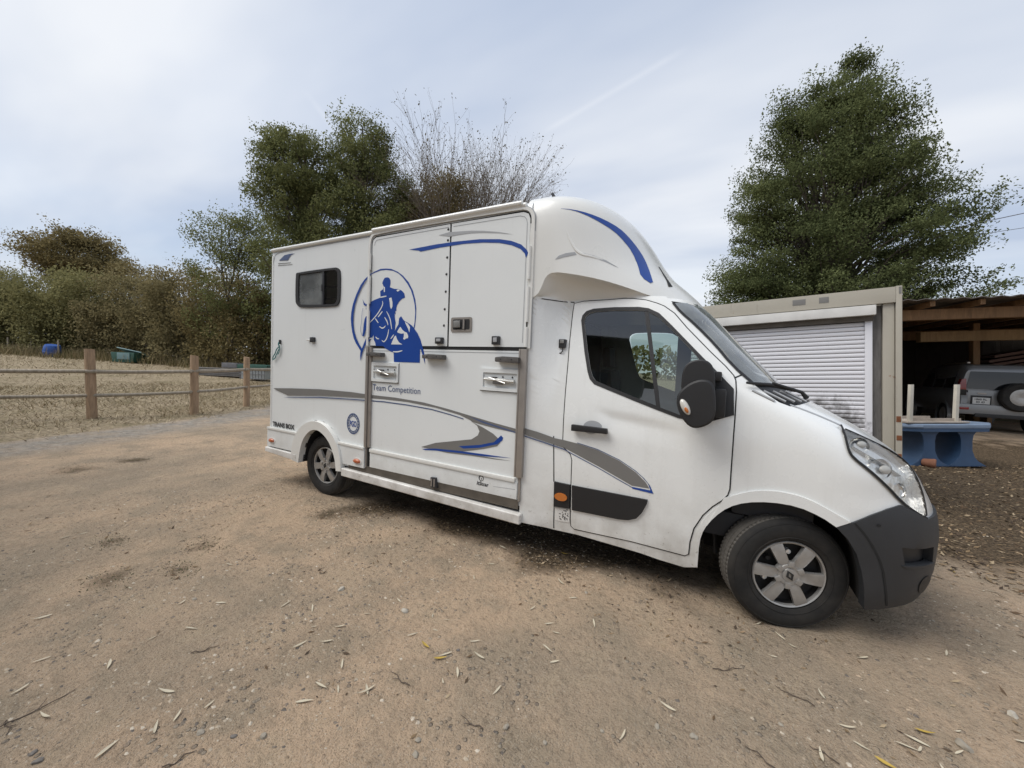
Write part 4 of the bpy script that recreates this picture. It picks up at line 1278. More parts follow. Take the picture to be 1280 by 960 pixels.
NA = 40
ro_, ri_ = resample(ao, NA), resample(ai, NA)
vs = []
for (ox, oz), (ix, iz) in zip(ro_, ri_):
    vs += [(ox, .004, oz), (ox, -.040, oz), (ox * .97 + ix * .03, -.050, oz * .97 + iz * .03), (ix, -.044, iz), (ix, .03, iz)]
fs = [(i * 5 + k, i * 5 + k + 1, (i + 1) * 5 + k + 1, (i + 1) * 5 + k) for i in range(NA - 1) for k in range(4)]
fs += [(0, 1, 2, 3, 4), tuple((NA - 1) * 5 + k for k in (4, 3, 2, 1, 0))]
MB().add(vs, fs).obj("rear_arch_moulding", M["gelcoat"], T, angle=30)
MB().prism([(.38, .300), (2.53, .262), (2.53, .345), (.38, .385)], -.055, .06).obj("side_sill", M["whitebar"], T, bevel=.018, segs=3)
MB().box((.45, -.012, .37), (2.49, .03, .45)).obj("sill_channel", M["sillmetal"], T)
MB().prism([(-1.03, .370), (-.46, .340), (-.40, .330), (-.41, .418), (-1.03, .428)], -.050, .10).obj("rear_sill", M["whitebar"], T, bevel=.016, segs=3)
MB().box((-1.06, -.01, .36), (-1.0, 2.13, .60)).obj("rear_bumper", M["whitebar"], T, bevel=.02)
for cx, cz in ((-.916, .516), (.602, .489)):
    patch("marker_base", disc_poly(cx, cz, .072, .034, 20), SIDE, M["stickerwhite"], T, off=.034, thick=.004)
    oval_dome("side_marker_lamp", cx, cz, .052, .024, -.034, .022, M["amberdull"], T)
# hook and tether ring near the back
MB().box((-.226, -.025, 1.727), (-.155, .0, 1.782)).obj("tie_block", M["print"], T, bevel=.006)
MB().tube([(-.226, -.015, 1.752), (-.285, -.018, 1.750)], .007, 6).obj("tie_pin", M["steel"], T)
MB().box((-.820, -.022, 1.70), (-.800, .0, 1.75)).obj("cord_hook", M["print"], T, bevel=.004)

# ---- livery on the box
patch("stripe_decal", F["grey_stripe"], SIDE, M["greyvinyl"], T, off=.0082)
for k in ("blue_line", "blue_line2"):
    patch("stripe_decal", F[k], SIDE, M["steelblue"], T, off=.0088)
for k in ("blue_low", "blue_hook"):
    patch("stripe_decal", F[k], SIDE, M["blue"], T, off=.0088)
patch("stripe_decal", F["top_grey"], SIDE, M["palegrey"], T, off=.0082)
patch("stripe_decal", F["top_blue"], SIDE, M["blue"], T, off=.0084)
lg = patch("rider_logo", LOGO_RING, SIDE, M["blue"], T, off=.0080)
patch("logo_shape", LOGO_MASS, SIDE, M["blue"], lg, off=.0082)
for p in LOGO_WHITE:
    patch("logo_cutout", p, SIDE, M["boxwhite"], lg, off=.0092)
for p in LOGO_BLUE:
    patch("logo_shape", p, SIDE, M["blue"], lg, off=.0084)
for ln in LOGO_LINES:
    s = smooth_line(ln, 2)
    patch("logo_cutout", ribbon_poly(s, [.004 + .008 * math.sin(math.pi * (i + .5) / len(s)) for i in range(len(s))]), SIDE, M["boxwhite"], lg, off=.0094)
for ln in LOGO_BLINES:
    patch("logo_shape", ribbon_poly(smooth_line(ln, 1), .004), SIDE, M["blue"], lg, off=.0084)
text_mesh("lettering", "Team Competition", .088, M["steelblue"], T, (.778, -.0095, 1.245), sx=.94)
text_mesh("lettering", "TRANS BOX", .078, M["print"], T, (-.945, -.006, .690), sx=1.0, bold=.0035)
text_mesh("lettering", "ItStcar", .046, M["print"], T, (2.083, -.0165, .507), sx=.98, bold=.0012, shear=.15)
ring_o, ring_i = disc_poly(2.128, .570, .026, .026), disc_poly(2.130, .567, .018, .018)
patch("maker_mark", ring_o, SIDE, M["print"], T, holes=[ring_i], off=.0155)
patch("maker_mark", disc_poly(2.132, .563, .006, .006, 10), SIDE, M["print"], T, off=.0155)
patch("maker_mark", [(2.25, .518), (2.46, .530), (2.46, .534), (2.25, .521)], SIDE, M["palegrey"], T, off=.0155)
em = patch("round_emblem", disc_poly(.495, .868, .098, .112, 32), SIDE, M["steelblue"], T, holes=[disc_poly(.495, .868, .084, .097, 32)], off=.0035)
patch("emblem_ring", disc_poly(.495, .868, .074, .087, 32), SIDE, M["steelblue"], em, holes=[disc_poly(.495, .868, .066, .078, 32)], off=.0035)
text_mesh("lettering", "PGO", .085, M["blue"], em, (.495, -.0045, .838), sx=.62, bold=.002, align="CENTER")
for k in range(18):
    a = 2 * math.pi * k / 18
    oval_dome("emblem_dot", .495 + .079 * math.cos(a), .868 + .092 * math.sin(a), .006, .006, -.003, .002, M["steelblue"], em, n=6)

# ---- wheels
RW = .345


def make_wheel(loc, steer=0.0, spin=0.0, flip=False):
    prof = [(.206, -.078), (.214, -.098), (.232, -.108), (.262, -.1145), (.290, -.113), (.312, -.107), (.328, -.097), (.338, -.086), (.3435, -.074)]
    tread = []
    for y0, y1 in ((-.070, -.052), (-.044, -.006), (.006, .044), (.052, .070)):
        tread += [(.3450, y0), (.3455, (y0 + y1) / 2), (.3450, y1)]
        if y1 < .06:
            tread += [(.333, y1 + .001), (.333, y1 + .007)]
    prof = prof + tread + [(.3435, .074), (.338, .086), (.328, .097), (.290, .113), (.232, .108), (.206, .078)]
    n_side = 9

    def mod(j, k):
        if prof[j][0] > .3425 and abs(prof[j][1]) > .050:
            return -.006 if k % 3 == 0 else 0
        if prof[j][0] > .3425 and k % 3 == 1:
            return -.002
        return 0
    R = Matrix.Translation(loc) @ Matrix.Rotation(steer, 4, "Z") @ (Matrix.Rotation(math.pi, 4, "Z") if flip else Matrix.Identity(4))
    full = list(prof)
    i0, i1 = 8, len(full) - 6
    mb = MB()
    prof = full[:i0 + 1]
    mb.lathe(prof, 156, R, mod=lambda j, k: 0)
    prof = full[i1:]
    mb.lathe(prof, 78, R, mod=lambda j, k: 0)
    prof = [(.330, -.070), (.330, .070)]
    mb.lathe(prof, 78, R)
    mb.v = [(x, y, max(z, -.004)) for x, y, z in mb.v]
    wh = mb.obj("wheel", M["tyre"], T, angle=28)
    prof = full[i0:i1 + 1]
    mb = MB().lathe(prof, 228, R, mod=mod)
    mb.v = [(x, y, max(z, -.004)) for x, y, z in mb.v]
    mb.obj("tread", M["tread"], wh, angle=20)
    # raised rings of the sidewall
    mb = MB()
    for r_, w_ in ((.318, .004), (.236, .003)):
        yy = -.1045 if r_ > .3 else -.1105
        mb.lathe([(r_ - w_, yy), (r_, yy - .0025), (r_ + w_, yy)], 64, R)
    mb.v = [(x, y, max(z, -.003)) for x, y, z in mb.v]
    mb.obj("sidewall_ring", M["tyre"], wh)
    MB().lathe([(.210, .06), (.207, -.080), (.196, -.075), (.190, -.030), (.10, -.012), (.0, -.012)], 48, R).obj("rim", M["rimdark"], wh)
    cov = MB().lathe([(.2065, -.082), (.2075, -.092), (.203, -.098), (.1945, -.094), (.190, -.076)], 64, R).obj("wheel_cover", M["silver"], wh)
    S = R @ Matrix.Rotation(spin, 4, "Y")
    for k in range(6):
        K = S @ Matrix.Rotation(2 * math.pi * k / 6, 4, "Y")
        out = [(-.038, .198), (-.015, .203), (.015, .203), (.038, .198), (.035, .150), (.031, .095), (.026, .058), (-.026, .058), (-.031, .095), (-.035, .150)]
        yf = lambda z: -.094 - .012 * math.sin(min(1, (z - .05) / .15) * math.pi)
        vs = [K @ Vector((x, yf(z), z)) for x, z in out] + [K @ Vector((x, yf(z) + .030, z)) for x, z in out]
        m_ = len(out)
        mb = MB().add(vs, [tuple(range(m_))] + [(i, i + m_, (i + 1) % m_ + m_, (i + 1) % m_) for i in range(m_)])
        mb.obj("spoke", M["silver"], wh, bevel=.004)
        # stepped root beside the hub and dark nut pocket
        ro = [(-.014, .085), (.014, .085), (.018, .050), (-.018, .050)]
        MB().prism(ro, -.108, -.080, K @ Matrix.Rotation(math.pi / 6, 4, "Y")).obj("hub_tab", M["silver"], wh, bevel=.004)
        MB().lathe([(0, -.052), (.014, -.050), (.017, -.030), (.017, -.01)], 12, K @ Matrix.Rotation(math.pi / 6, 4, "Y") @ Matrix.Translation((0, 0, .125))).obj("wheel_nut", M["lamp_inner"] if k in (0, 4) else M["rimdark"], wh)
    MB().lathe([(0, -.105), (.034, -.105), (.040, -.104), (.042, -.100), (.052, -.102), (.064, -.101), (.068, -.094), (.068, -.070)], 40, S).obj("hub_cap", M["silver"], wh)
    dia = [(0, .033), (.022, 0), (0, -.033), (-.022, 0)]
    din = [(0, .019), (.011, 0), (0, -.019), (-.011, 0)]
    vs = [S @ Vector((x, -.110, z)) for x, z in dia] + [S @ Vector((x, -.113, z)) for x, z in din] + [S @ Vector((x, -.100, z)) for x, z in dia] + [S @ Vector((x, -.100, z)) for x, z in din]
    MB().add(vs, [(i, (i + 1) % 4, 4 + (i + 1) % 4, 4 + i) for i in range(4)] + [(8 + i, 8 + (i + 1) % 4, (i + 1) % 4, i) for i in range(4)] + [(4 + i, 4 + (i + 1) % 4, 12 + (i + 1) % 4, 12 + i) for i in range(4)]).obj("diamond_badge", M["rimdark"], wh)
    return wh


make_wheel((4.298, .150, RW - .012), math.radians(19), math.radians(-25))
make_wheel((0, .140, RW - .012), 0, math.radians(20))
make_wheel((4.332, 2 * YC - .145, RW - .012), math.radians(19), 0, flip=True)
make_wheel((0, 2 * YC - .140, RW - .012), 0, 0, flip=True)

# cord hanging on the lorry: a thing of its own
loop = [(-.870 + .030 * math.cos(a) - .062 * math.sin(a), 1.590 + .030 * math.cos(a) * .3 - .085 * math.sin(a)) for a in [2 * math.pi * k / 26 for k in range(27)]]
mb = MB().tube([(-.81, -.022, 1.725), (-.812, -.028, 1.70), (-.808, -.024, 1.675)], .007, 6)
mb.tube([(x, -.020 - .004 * math.sin(i * 1.3), z) for i, (x, z) in enumerate(loop)], .0055, 6)
mb.tube([(-.808, -.022, 1.69), (-.80, -.02, 1.65), (-.815, -.02, 1.60), (-.835, -.02, 1.575)], .005, 6)
tag(mb.obj("hanging_cord", M["teal"]), "teal cord loop hanging from a hook near the lorry's rear corner", "cord")
# ------------------------------------------------------------------ terrain
def field_s(x, y):
    """signed distance to the verge line: > 0 on the paddock side"""
    # polyline of the verge
    best, sg = 1e9, 1
    V = VERGE
    for (ax, ay), (bx, by) in zip(V, V[1:]):
        dx, dy = bx - ax, by - ay
        L2 = dx * dx + dy * dy
        t = min(1, max(0, ((x - ax) * dx + (y - ay) * dy) / L2))
        d = math.hypot(x - ax - t * dx, y - ay - t * dy)
        if d < best:
            best = d
            sg = 1 if (dx * (y - ay) - dy * (x - ax)) > 0 else -1
    return best * sg


VERGE = [(-4.2, -30.0), (-5.4, -6.0), (-6.1, -1.3), (-6.6, .28), (-7.0, 1.6), (-8.5, 4.4), (-12.5, 9.5), (-22.0, 17.0), (-60, 40)]


def ground_z(x, y):
    z = .030 * max(0, -x - 10) * (1 - .5 * sstep(60, 160, -x))
    z += .30 * sstep(7.5, 13, y) * sstep(3, 8, x)
    if -8 < x < 9 and -5 < y < 9:
        z += .010 * (noise.noise(Vector((x * .8, y * .8, 1.3)))) + .006 * noise.noise(Vector((x * 2.7, y * 2.7, 5.1)))
        # keep the wheel tracks level
    return z


def lines(a, b, fine0, fine1, step):
    out = [fine0 + i * step for i in range(int((fine1 - fine0) / step) + 1)]
    s, p = step, out[-1]
    while p < b:
        s *= 1.16
        p += s
        out.append(min(p, b))
    s, p = step, out[0]
    while p > a:
        s *= 1.16
        p -= s
        out.insert(0, max(p, a))
    return out


def ground_material():
    m, nt, b = new_mat("dirt_and_paddock")
    geo = nt.nodes.new("ShaderNodeNewGeometry")
    v = geo.outputs["Position"]
    at = nt.nodes.new("ShaderNodeAttribute")
    at.attribute_name = "zone"
    sepz = nt.nodes.new("ShaderNodeSeparateColor")
    nt.links.new(at.outputs["Color"], sepz.inputs[0])
    grass, gravel, litter = sepz.outputs[0], sepz.outputs[1], sepz.outputs[2]
    big = nnoise(nt, v, .55, 5, .6)
    mid = nnoise(nt, v, 2.6, 5, .62)
    fine = nnoise(nt, v, 22, 5, .70)
    grit = nnoise(nt, v, 120, 3, .7)
    dirt = mix_rgb(nt, nmap(nt, big, .40, .60), (.365, .288, .208), (.55, .40, .272))
    dirt = mix_rgb(nt, nmap(nt, mid, .46, .64, 0, .7), dirt, (.315, .258, .185))
    dirt = mix_rgb(nt, nmap(nt, mid, .48, .30, 0, .7), dirt, (.45, .355, .245))
    dirt = mix_rgb(nt, nmap(nt, fine, .53, .76, 0, .7), dirt, (.15, .118, .083))
    dirt = mix_rgb(nt, nmap(nt, fine, .42, .25, 0, .6), dirt, (.50, .41, .31))
    dirt = mix_rgb(nt, nmap(nt, grit, .57, .72, 0, .7), dirt, (.56, .50, .41))
    dirt = mix_rgb(nt, nmap(nt, grit, .44, .30, 0, .75), dirt, (.11, .085, .06))
    # old wheel ruts: long faint streaks along the drive
    rut = nnoise(nt, nvec(nt, v, (1.9, .22, 1), (0, 0, -.75)), 1.6, 4, .6)
    dirt = mix_rgb(nt, nmap(nt, rut, .50, .68, 0, .32), dirt, (.40, .315, .225))
    dirt = mix_rgb(nt, nmap(nt, rut, .48, .34, 0, .20), dirt, (.215, .170, .122))
    # embedded stones
    vo = nt.nodes.new("ShaderNodeTexVoronoi")
    vo.inputs["Scale"].default_value = 26
    nt.links.new(v, vo.inputs["Vector"])
    peb = nmath(nt, "MULTIPLY", nmap(nt, vo.outputs["Distance"], .30, .22), nmap(nt, nnoise(nt, v, 3.1, 3, .6), .50, .62), clamp=True)
    sepv = nt.nodes.new("ShaderNodeSeparateColor")
    nt.links.new(vo.outputs["Color"], sepv.inputs[0])
    dirt = mix_rgb(nt, nmath(nt, "MULTIPLY", peb, .75), dirt, mix_rgb(nt, sepv.outputs[0], (.20, .17, .14), (.44, .38, .30)))
    # stony grey track
    gr = mix_rgb(nt, nmap(nt, nnoise(nt, v, 9, 5, .7), .35, .68), (.19, .175, .155), (.42, .39, .34))
    col = mix_rgb(nt, nmath(nt, "MULTIPLY", gravel, nmap(nt, mid, .30, .60, .45, 1)), dirt, gr)
    # leaf litter
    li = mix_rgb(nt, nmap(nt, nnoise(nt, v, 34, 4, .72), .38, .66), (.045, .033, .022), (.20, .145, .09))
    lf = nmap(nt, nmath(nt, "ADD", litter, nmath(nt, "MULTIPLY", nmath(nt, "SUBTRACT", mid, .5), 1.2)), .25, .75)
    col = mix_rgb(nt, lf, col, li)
    # dry paddock
    gs = nnoise(nt, nvec(nt, v, (1.0, 2.2, 1), (0, 0, .5)), 5.5, 5, .70)
    st = mix_rgb(nt, nmap(nt, gs, .34, .66), (.185, .148, .096), (.45, .365, .25))
    st = mix_rgb(nt, nmap(nt, nnoise(nt, v, .9, 4, .6), .48, .70, 0, .65), st, (.17, .145, .075))
    gf = nmap(nt, nmath(nt, "ADD", grass, nmath(nt, "MULTIPLY", nmath(nt, "SUBTRACT", mid, .5), .8)), .38, .60)
    col = mix_rgb(nt, gf, col, st)
    nt.links.new(col, b.inputs["Base Color"])
    b.inputs["Roughness"].default_value = .95
    b.inputs["Specular IOR Level"].default_value = .15
    h = nmath(nt, "ADD", nmath(nt, "MULTIPLY", fine, .6), nmath(nt, "ADD", nmath(nt, "MULTIPLY", mid, 1.2), nmath(nt, "MULTIPLY", grit, .25)))
    h = nmath(nt, "ADD", h, nmath(nt, "MULTIPLY", peb, .45))
    bp = nt.nodes.new("ShaderNodeBump")
    bp.inputs["Strength"].default_value = .9
    bp.inputs["Distance"].default_value = .07
    nt.links.new(h, bp.inputs["Height"])
    nt.links.new(bp.outputs[0], b.inputs["Normal"])
    return m


def litter_amount(x, y):
    a = sstep(1.2, 2.6, y + .35 * noise.noise(Vector((x * 1.3, y * 1.3, 2.2)))) * sstep(4.9, 5.9, x) * (1 - sstep(9, 13, y)) * (1 - sstep(12, 17, x))
    nz = noise.noise(Vector((x * 1.7, y * 1.7, 4.4)))
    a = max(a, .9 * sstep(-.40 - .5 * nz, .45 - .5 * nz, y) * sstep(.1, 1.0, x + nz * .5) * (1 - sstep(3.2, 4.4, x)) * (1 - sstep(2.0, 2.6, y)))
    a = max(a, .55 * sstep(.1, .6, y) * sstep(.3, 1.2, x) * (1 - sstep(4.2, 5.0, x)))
    for wx, wy, r in GRIT_SPOTS:
        a = max(a, .55 * (1 - sstep(r * .3, r * 1.2, math.hypot((x - wx), (y - wy)))))
    return a


GRIT_SPOTS = [(.33, -1.84, .16), (.30, -1.26, .16), (-.37, -1.63, .14), (.55, -.3, .2), (.59, -1.53, .12), (-3.29, -1.11, .3), (-3.39, -.55, .25)]
xs = lines(-230, 180, -4.2, 7.6, .07)
ys = lines(-120, 260, -2.9, 3.4, .07)
nx, ny = len(xs), len(ys)
gv = [(x, y, ground_z(x, y)) for y in ys for x in xs]
gf = [(j * nx + i, j * nx + i + 1, (j + 1) * nx + i + 1, (j + 1) * nx + i) for j in range(ny - 1) for i in range(nx - 1)]
gme = bpy.data.meshes.new("ground")
gme.from_pydata(gv, [], gf)
ca = gme.color_attributes.new("zone", "FLOAT_COLOR", "POINT")
buf = []
for x, y, z in gv:
    s = field_s(x, y)
    far = sstep(14, 22, y) * (1 if x < 30 else 1)
    g = max(sstep(-.35, .45, s), far)
    k = sstep(-1.7, -.7, s) * (1 - sstep(-.1, .3, s))
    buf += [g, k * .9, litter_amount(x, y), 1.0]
ca.data.foreach_set("color", buf)
finish(gme, True, 180)
M["ground"] = ground_material()
tag(link("ground", gme, M["ground"]), kind="structure")


def col_mat(name, cols, rough=.9, spec=.2):
    """one of several earthy tones per separate piece"""
    m, nt, b = new_mat(name)
    geo = nt.nodes.new("ShaderNodeNewGeometry")
    r = nt.nodes.new("ShaderNodeValToRGB")
    r.color_ramp.interpolation = "CONSTANT"
    els = r.color_ramp.elements
    while len(els) < len(cols):
        els.new(.5)
    for i, c in enumerate(cols):
        els[i].position = i / len(cols)
        els[i].color = (*c, 1)
    nt.links.new(geo.outputs["Random Per Island"], r.inputs[0])
    tc = nt.nodes.new("ShaderNodeTexCoord")
    n = nnoise(nt, tc.outputs["Object"], 45, 5, .6)
    mx = nt.nodes.new("ShaderNodeMix")
    mx.data_type = "RGBA"
    mx.blend_type = "MULTIPLY"
    mx.inputs[0].default_value = .7
    nt.links.new(r.outputs[0], mx.inputs[6])
    nt.links.new(mix_rgb(nt, n, (.55, .55, .55), (1.3, 1.3, 1.3)), mx.inputs[7])
    nt.links.new(mx.outputs[2], b.inputs["Base Color"])
    b.inputs["Roughness"].default_value = rough
    b.inputs["Specular IOR Level"].default_value = spec
    return m


M["gravel"] = col_mat("gravel", [(.34, .28, .21), (.22, .18, .14), (.44, .37, .28), (.15, .13, .11), (.40, .31, .22), (.56, .49, .39)])
M["litter"] = col_mat("leaf_litter", [(.13, .085, .05), (.20, .14, .08), (.28, .20, .12), (.07, .05, .035), (.36, .28, .18), (.10, .07, .045)])
M["straw"] = col_mat("dry_grass", [(.42, .34, .22), (.35, .28, .175), (.28, .22, .14), (.24, .20, .115), (.50, .41, .28)])
M["tallgrass"] = col_mat("rough_grass", [(.28, .22, .12), (.20, .17, .085), (.13, .12, .05), (.34, .27, .15)])
M["weed"] = col_mat("dark_grit", [(.085, .095, .045), (.06, .07, .035), (.12, .11, .055), (.10, .085, .05)])

rg = random.Random(11)


def pebble(c, r, rnd, flat=.6):
    """small irregular stone: 12 triangles"""
    vs = []
    a0 = rnd.random() * 6.28
    for k in range(5):
        a = a0 + 2 * math.pi * k / 5 + rnd.uniform(-.3, .3)
        q = r * rnd.uniform(.75, 1.15)
        vs.append((c[0] + q * math.cos(a), c[1] + q * math.sin(a) * .8, c[2] + r * flat * rnd.uniform(.0, .35)))
    vs.append((c[0] + rnd.uniform(-.3, .3) * r, c[1] + rnd.uniform(-.3, .3) * r, c[2] + r * flat * rnd.uniform(.7, 1.1)))
    vs.append((c[0] + rnd.uniform(-.4, .4) * r, c[1] + rnd.uniform(-.4, .4) * r, c[2] + r * flat * rnd.uniform(.6, 1.0)))
    fs = [(0, 1, 5), (1, 2, 6), (1, 6, 5), (2, 3, 6), (3, 4, 6), (4, 5, 6), (4, 0, 5)]
    return vs, fs


# gravel strewn over the yard
mb = MB()
cnt = 0
while cnt < 17000:
    # denser towards the viewer
    if cnt % 3:
        x, y = rg.uniform(-1.5, 6.4), rg.uniform(-2.7, 1.2)
    else:
        x, y = rg.uniform(-6.5, 7.5), rg.uniform(-2.8, 3.4)
    cl = noise.noise(Vector((x * 1.1, y * 1.1, 7.7)))
    if rg.random() > .35 + 1.1 * cl:
        continue
    r = .0028 + .0135 * rg.random() ** 3.0
    vs, fs = pebble((x, y, ground_z(x, y) - r * .2), r, rg)
    mb.add(vs, fs)
    cnt += 1
go = mb.obj("gravel", M["gravel"], smooth=False)
tag(go, "small gravel and grit scattered over the dirt yard", "gravel", kind="stuff")

# leaf litter: crumbs of dead leaf, densest beside the lorry's front and under its flank
mb = MB()
cnt = 0
tries = 0
while cnt < 27000 and tries < 400000:
    tries += 1
    if tries % 2:
        x, y = rg.uniform(4.8, 11.0), rg.uniform(.6, 8.5)
    else:
        x, y = rg.uniform(-2.2, 6.0), rg.uniform(-2.0, 2.4)
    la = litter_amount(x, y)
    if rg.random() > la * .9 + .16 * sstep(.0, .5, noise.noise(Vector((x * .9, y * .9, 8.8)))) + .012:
        continue
    s = (.005 + .018 * rg.random() ** 2) * (1.6 if x > 5 else 1.0)
    a = rg.random() * 6.28
    z = ground_z(x, y) + .003
    dx, dy = math.cos(a) * s, math.sin(a) * s
    w = rg.uniform(.2, .5)
    lift = rg.uniform(-.3, .9) * s
    mb.add([(x - dx, y - dy, z), (x + dy * w, y - dx * w, z + .2 * lift), (x + dx, y + dy, z + max(0, lift)), (x - dy * w, y + dx * w, z + .5 * max(0, lift))], [(0, 1, 2, 3)])
    cnt += 1
lo = mb.obj("leaf_litter", M["litter"], smooth=False)
tag(lo, "brown crumbled leaf litter and chips lying on the yard", "leaf litter", kind="stuff")

# dry grass of the paddock and the tufted verge
mb = MB()
cnt = 0
while cnt < 34000:
    u = rg.random()
    if u < .55:
        x, y = rg.uniform(-17, -5), rg.uniform(-6, 9)
    else:
        x, y = rg.uniform(-48, -8), rg.uniform(-10, 24)
    s = field_s(x, y)
    if s < -.25 or (s < .3 and rg.random() < .5):
        continue
    d = math.hypot(x - 3.9, y + 2.8)
    cl = .5 + .5 * noise.noise(Vector((x * .7, y * .7, 3.3)))
    if rg.random() > .25 + cl:
        continue
    h = rg.uniform(.02, .07) * (1 + .7 * cl) * (1 + d / 45)
    w = .004 + d * .0004
    a = rg.random() * 6.28
    le = rg.uniform(.4, 2.2) * h
    b_ = rg.random() * 6.28
    z = ground_z(x, y) - .005
    dx, dy = math.cos(a) * w, math.sin(a) * w
    ex, ey = math.cos(b_) * le, math.sin(b_) * le
    mb.add([(x - dx, y - dy, z), (x + dx, y + dy, z), (x + ex, y + ey, z + h)], [(0, 1, 2)])
    cnt += 1
so = mb.obj("dry_grass", M["straw"], smooth=False)
tag(so, "short sun-dried grass covering the paddock behind the rail fence", "grass", kind="stuff")

# patches of dark grit, drawn as flat greenish flecks
mb = MB()
for wx, wy, r in GRIT_SPOTS:
    for k in range(170):
        a, q = rg.random() * 6.28, r * rg.random() ** .7 * 1.1
        x, y = wx + q * math.cos(a) * 1.5, wy + q * math.sin(a) * .8
        h, w = rg.uniform(.002, .010), rg.uniform(.002, .005)
        b_ = rg.random() * 6.28
        z = ground_z(x, y)
        c, s_ = math.cos(b_), math.sin(b_)
        mb.add([(x - s_ * w, y + c * w, z), (x + s_ * w, y - c * w, z), (x + c * h * 1.4, y + s_ * h * 1.4, z + h)], [(0, 1, 2)])
wo = mb.obj("dark_grit_patches", M["weed"], smooth=False)
tag(wo, "flat patches of dark grit in the trodden dirt", "weeds", kind="stuff")
# ------------------------------------------------------------------ loose things on the ground
M["paleleaf"] = plain("pale_dry_leaf", (.52, .46, .34), .7, var=.25, scale=30)
M["yellowleaf"] = plain("yellow_leaf", (.45, .31, .06), .6, var=.2, scale=30)
M["stone"] = plain("stone", (.34, .30, .24), .9, var=.3, scale=18, bump=.4, bscale=60)
M["stonedark"] = plain("dark_stone", (.19, .17, .15), .85, var=.3, scale=18, bump=.4, bscale=60)
M["stonepale"] = plain("pale_stone", (.44, .40, .33), .85, var=.2, scale=18, bump=.3, bscale=60)
M["twig"] = plain("twig_bark", (.10, .075, .055), .9, var=.3, scale=25)


def leaf_mesh(L, w, curl, seed):
    """long willow leaf: midrib fold, bend and twist"""
    rr = random.Random(seed)
    n = 8
    vs = []
    tw = rr.uniform(-.7, .7)
    for i in range(n + 1):
        t = i / n
        ww = w * math.sin(math.pi * (t ** .8)) ** .9 + .0004
        x = (t - .5) * L
        bend = rr.choice([1, 1]) * curl * (t - .5) ** 2 * L * 2
        y = .25 * curl * math.sin(t * 2.5) * L
        a = tw * (t - .5)
        for s in (-1, 0, 1):
            vs.append((x, y + s * ww * math.cos(a), .003 + bend + abs(s) * ww * .35 + s * ww * math.sin(a) * .6))
    fs = []
    for i in range(n):
        for k in range(2):
            fs.append((i * 3 + k, i * 3 + k + 1, (i + 1) * 3 + k + 1, (i + 1) * 3 + k))
    me = bpy.data.meshes.new("willow_leaf")
    me.from_pydata(vs, [], fs)
    return finish(me, True, 80)


rl = random.Random(5)
LM = [leaf_mesh(rl.uniform(.06, .085), rl.uniform(.0042, .0062), rl.uniform(.02, .18), i) for i in range(7)]
YM = [leaf_mesh(.07, .008, .25, 40 + i) for i in range(3)]
for me in LM:
    me.materials.append(M["paleleaf"])
for me in YM:
    me.materials.append(M["yellowleaf"])
extra = []
while len(extra) < 110:
    x, y = rl.uniform(-2.0, 6.3), rl.uniform(-2.3, 1.6)
    if noise.noise(Vector((x * .6, y * .6, 9.1))) > rl.uniform(-.6, .6):
        extra.append((x, y))
for i, (x, y) in enumerate(LEAVES + extra):
    o = bpy.data.objects.new("willow_leaf", LM[i % 7])
    COL.objects.link(o)
    o.location = (x, y, ground_z(x, y) + .003)
    o.rotation_euler = (rl.uniform(-.2, .2), rl.uniform(-.15, .15), rl.uniform(0, 6.28))
    s = rl.uniform(.8, 1.1) if i < len(LEAVES) else rl.uniform(.4, .8)
    o.scale = (s, s, s)
    tag(o, "pale dry willow leaf lying on the bare dirt", "leaf", "dry willow leaves on the yard")
for i, (x, y) in enumerate(YLEAVES):
    o = bpy.data.objects.new("yellow_leaf", YM[i % 3])
    COL.objects.link(o)
    o.location = (x, y, ground_z(x, y) + .004)
    o.rotation_euler = (rl.uniform(-.2, .2), rl.uniform(-.15, .15), rl.uniform(0, 6.28))
    tag(o, "yellow willow leaf " + ("in the shade under the lorry's flank", "right one of two beside pale leaves in mid foreground", "left one of two beside pale leaves in mid foreground", "at the bottom edge below the front wheel", "in the lower right foreground", "on the litter beyond the front bumper")[i], "leaf", "yellow leaves on the yard")


def stone_mesh(seed, flat):
    rr = random.Random(seed)
    bm = bmesh.new()
    bmesh.ops.create_icosphere(bm, subdivisions=2, radius=1.0)
    o = Vector((rr.random() * 50, rr.random() * 50, 0))
    for v in bm.verts:
        n = noise.noise(v.co * 1.1 + o) * .45 + noise.noise(v.co * 2.7 + o) * .15
        v.co = v.co * (1 + n)
        v.co.z *= flat
        v.co.y *= .75
    me = bpy.data.meshes.new("stone")
    bm.to_mesh(me)
    bm.free()
    return finish(me, True, 40)


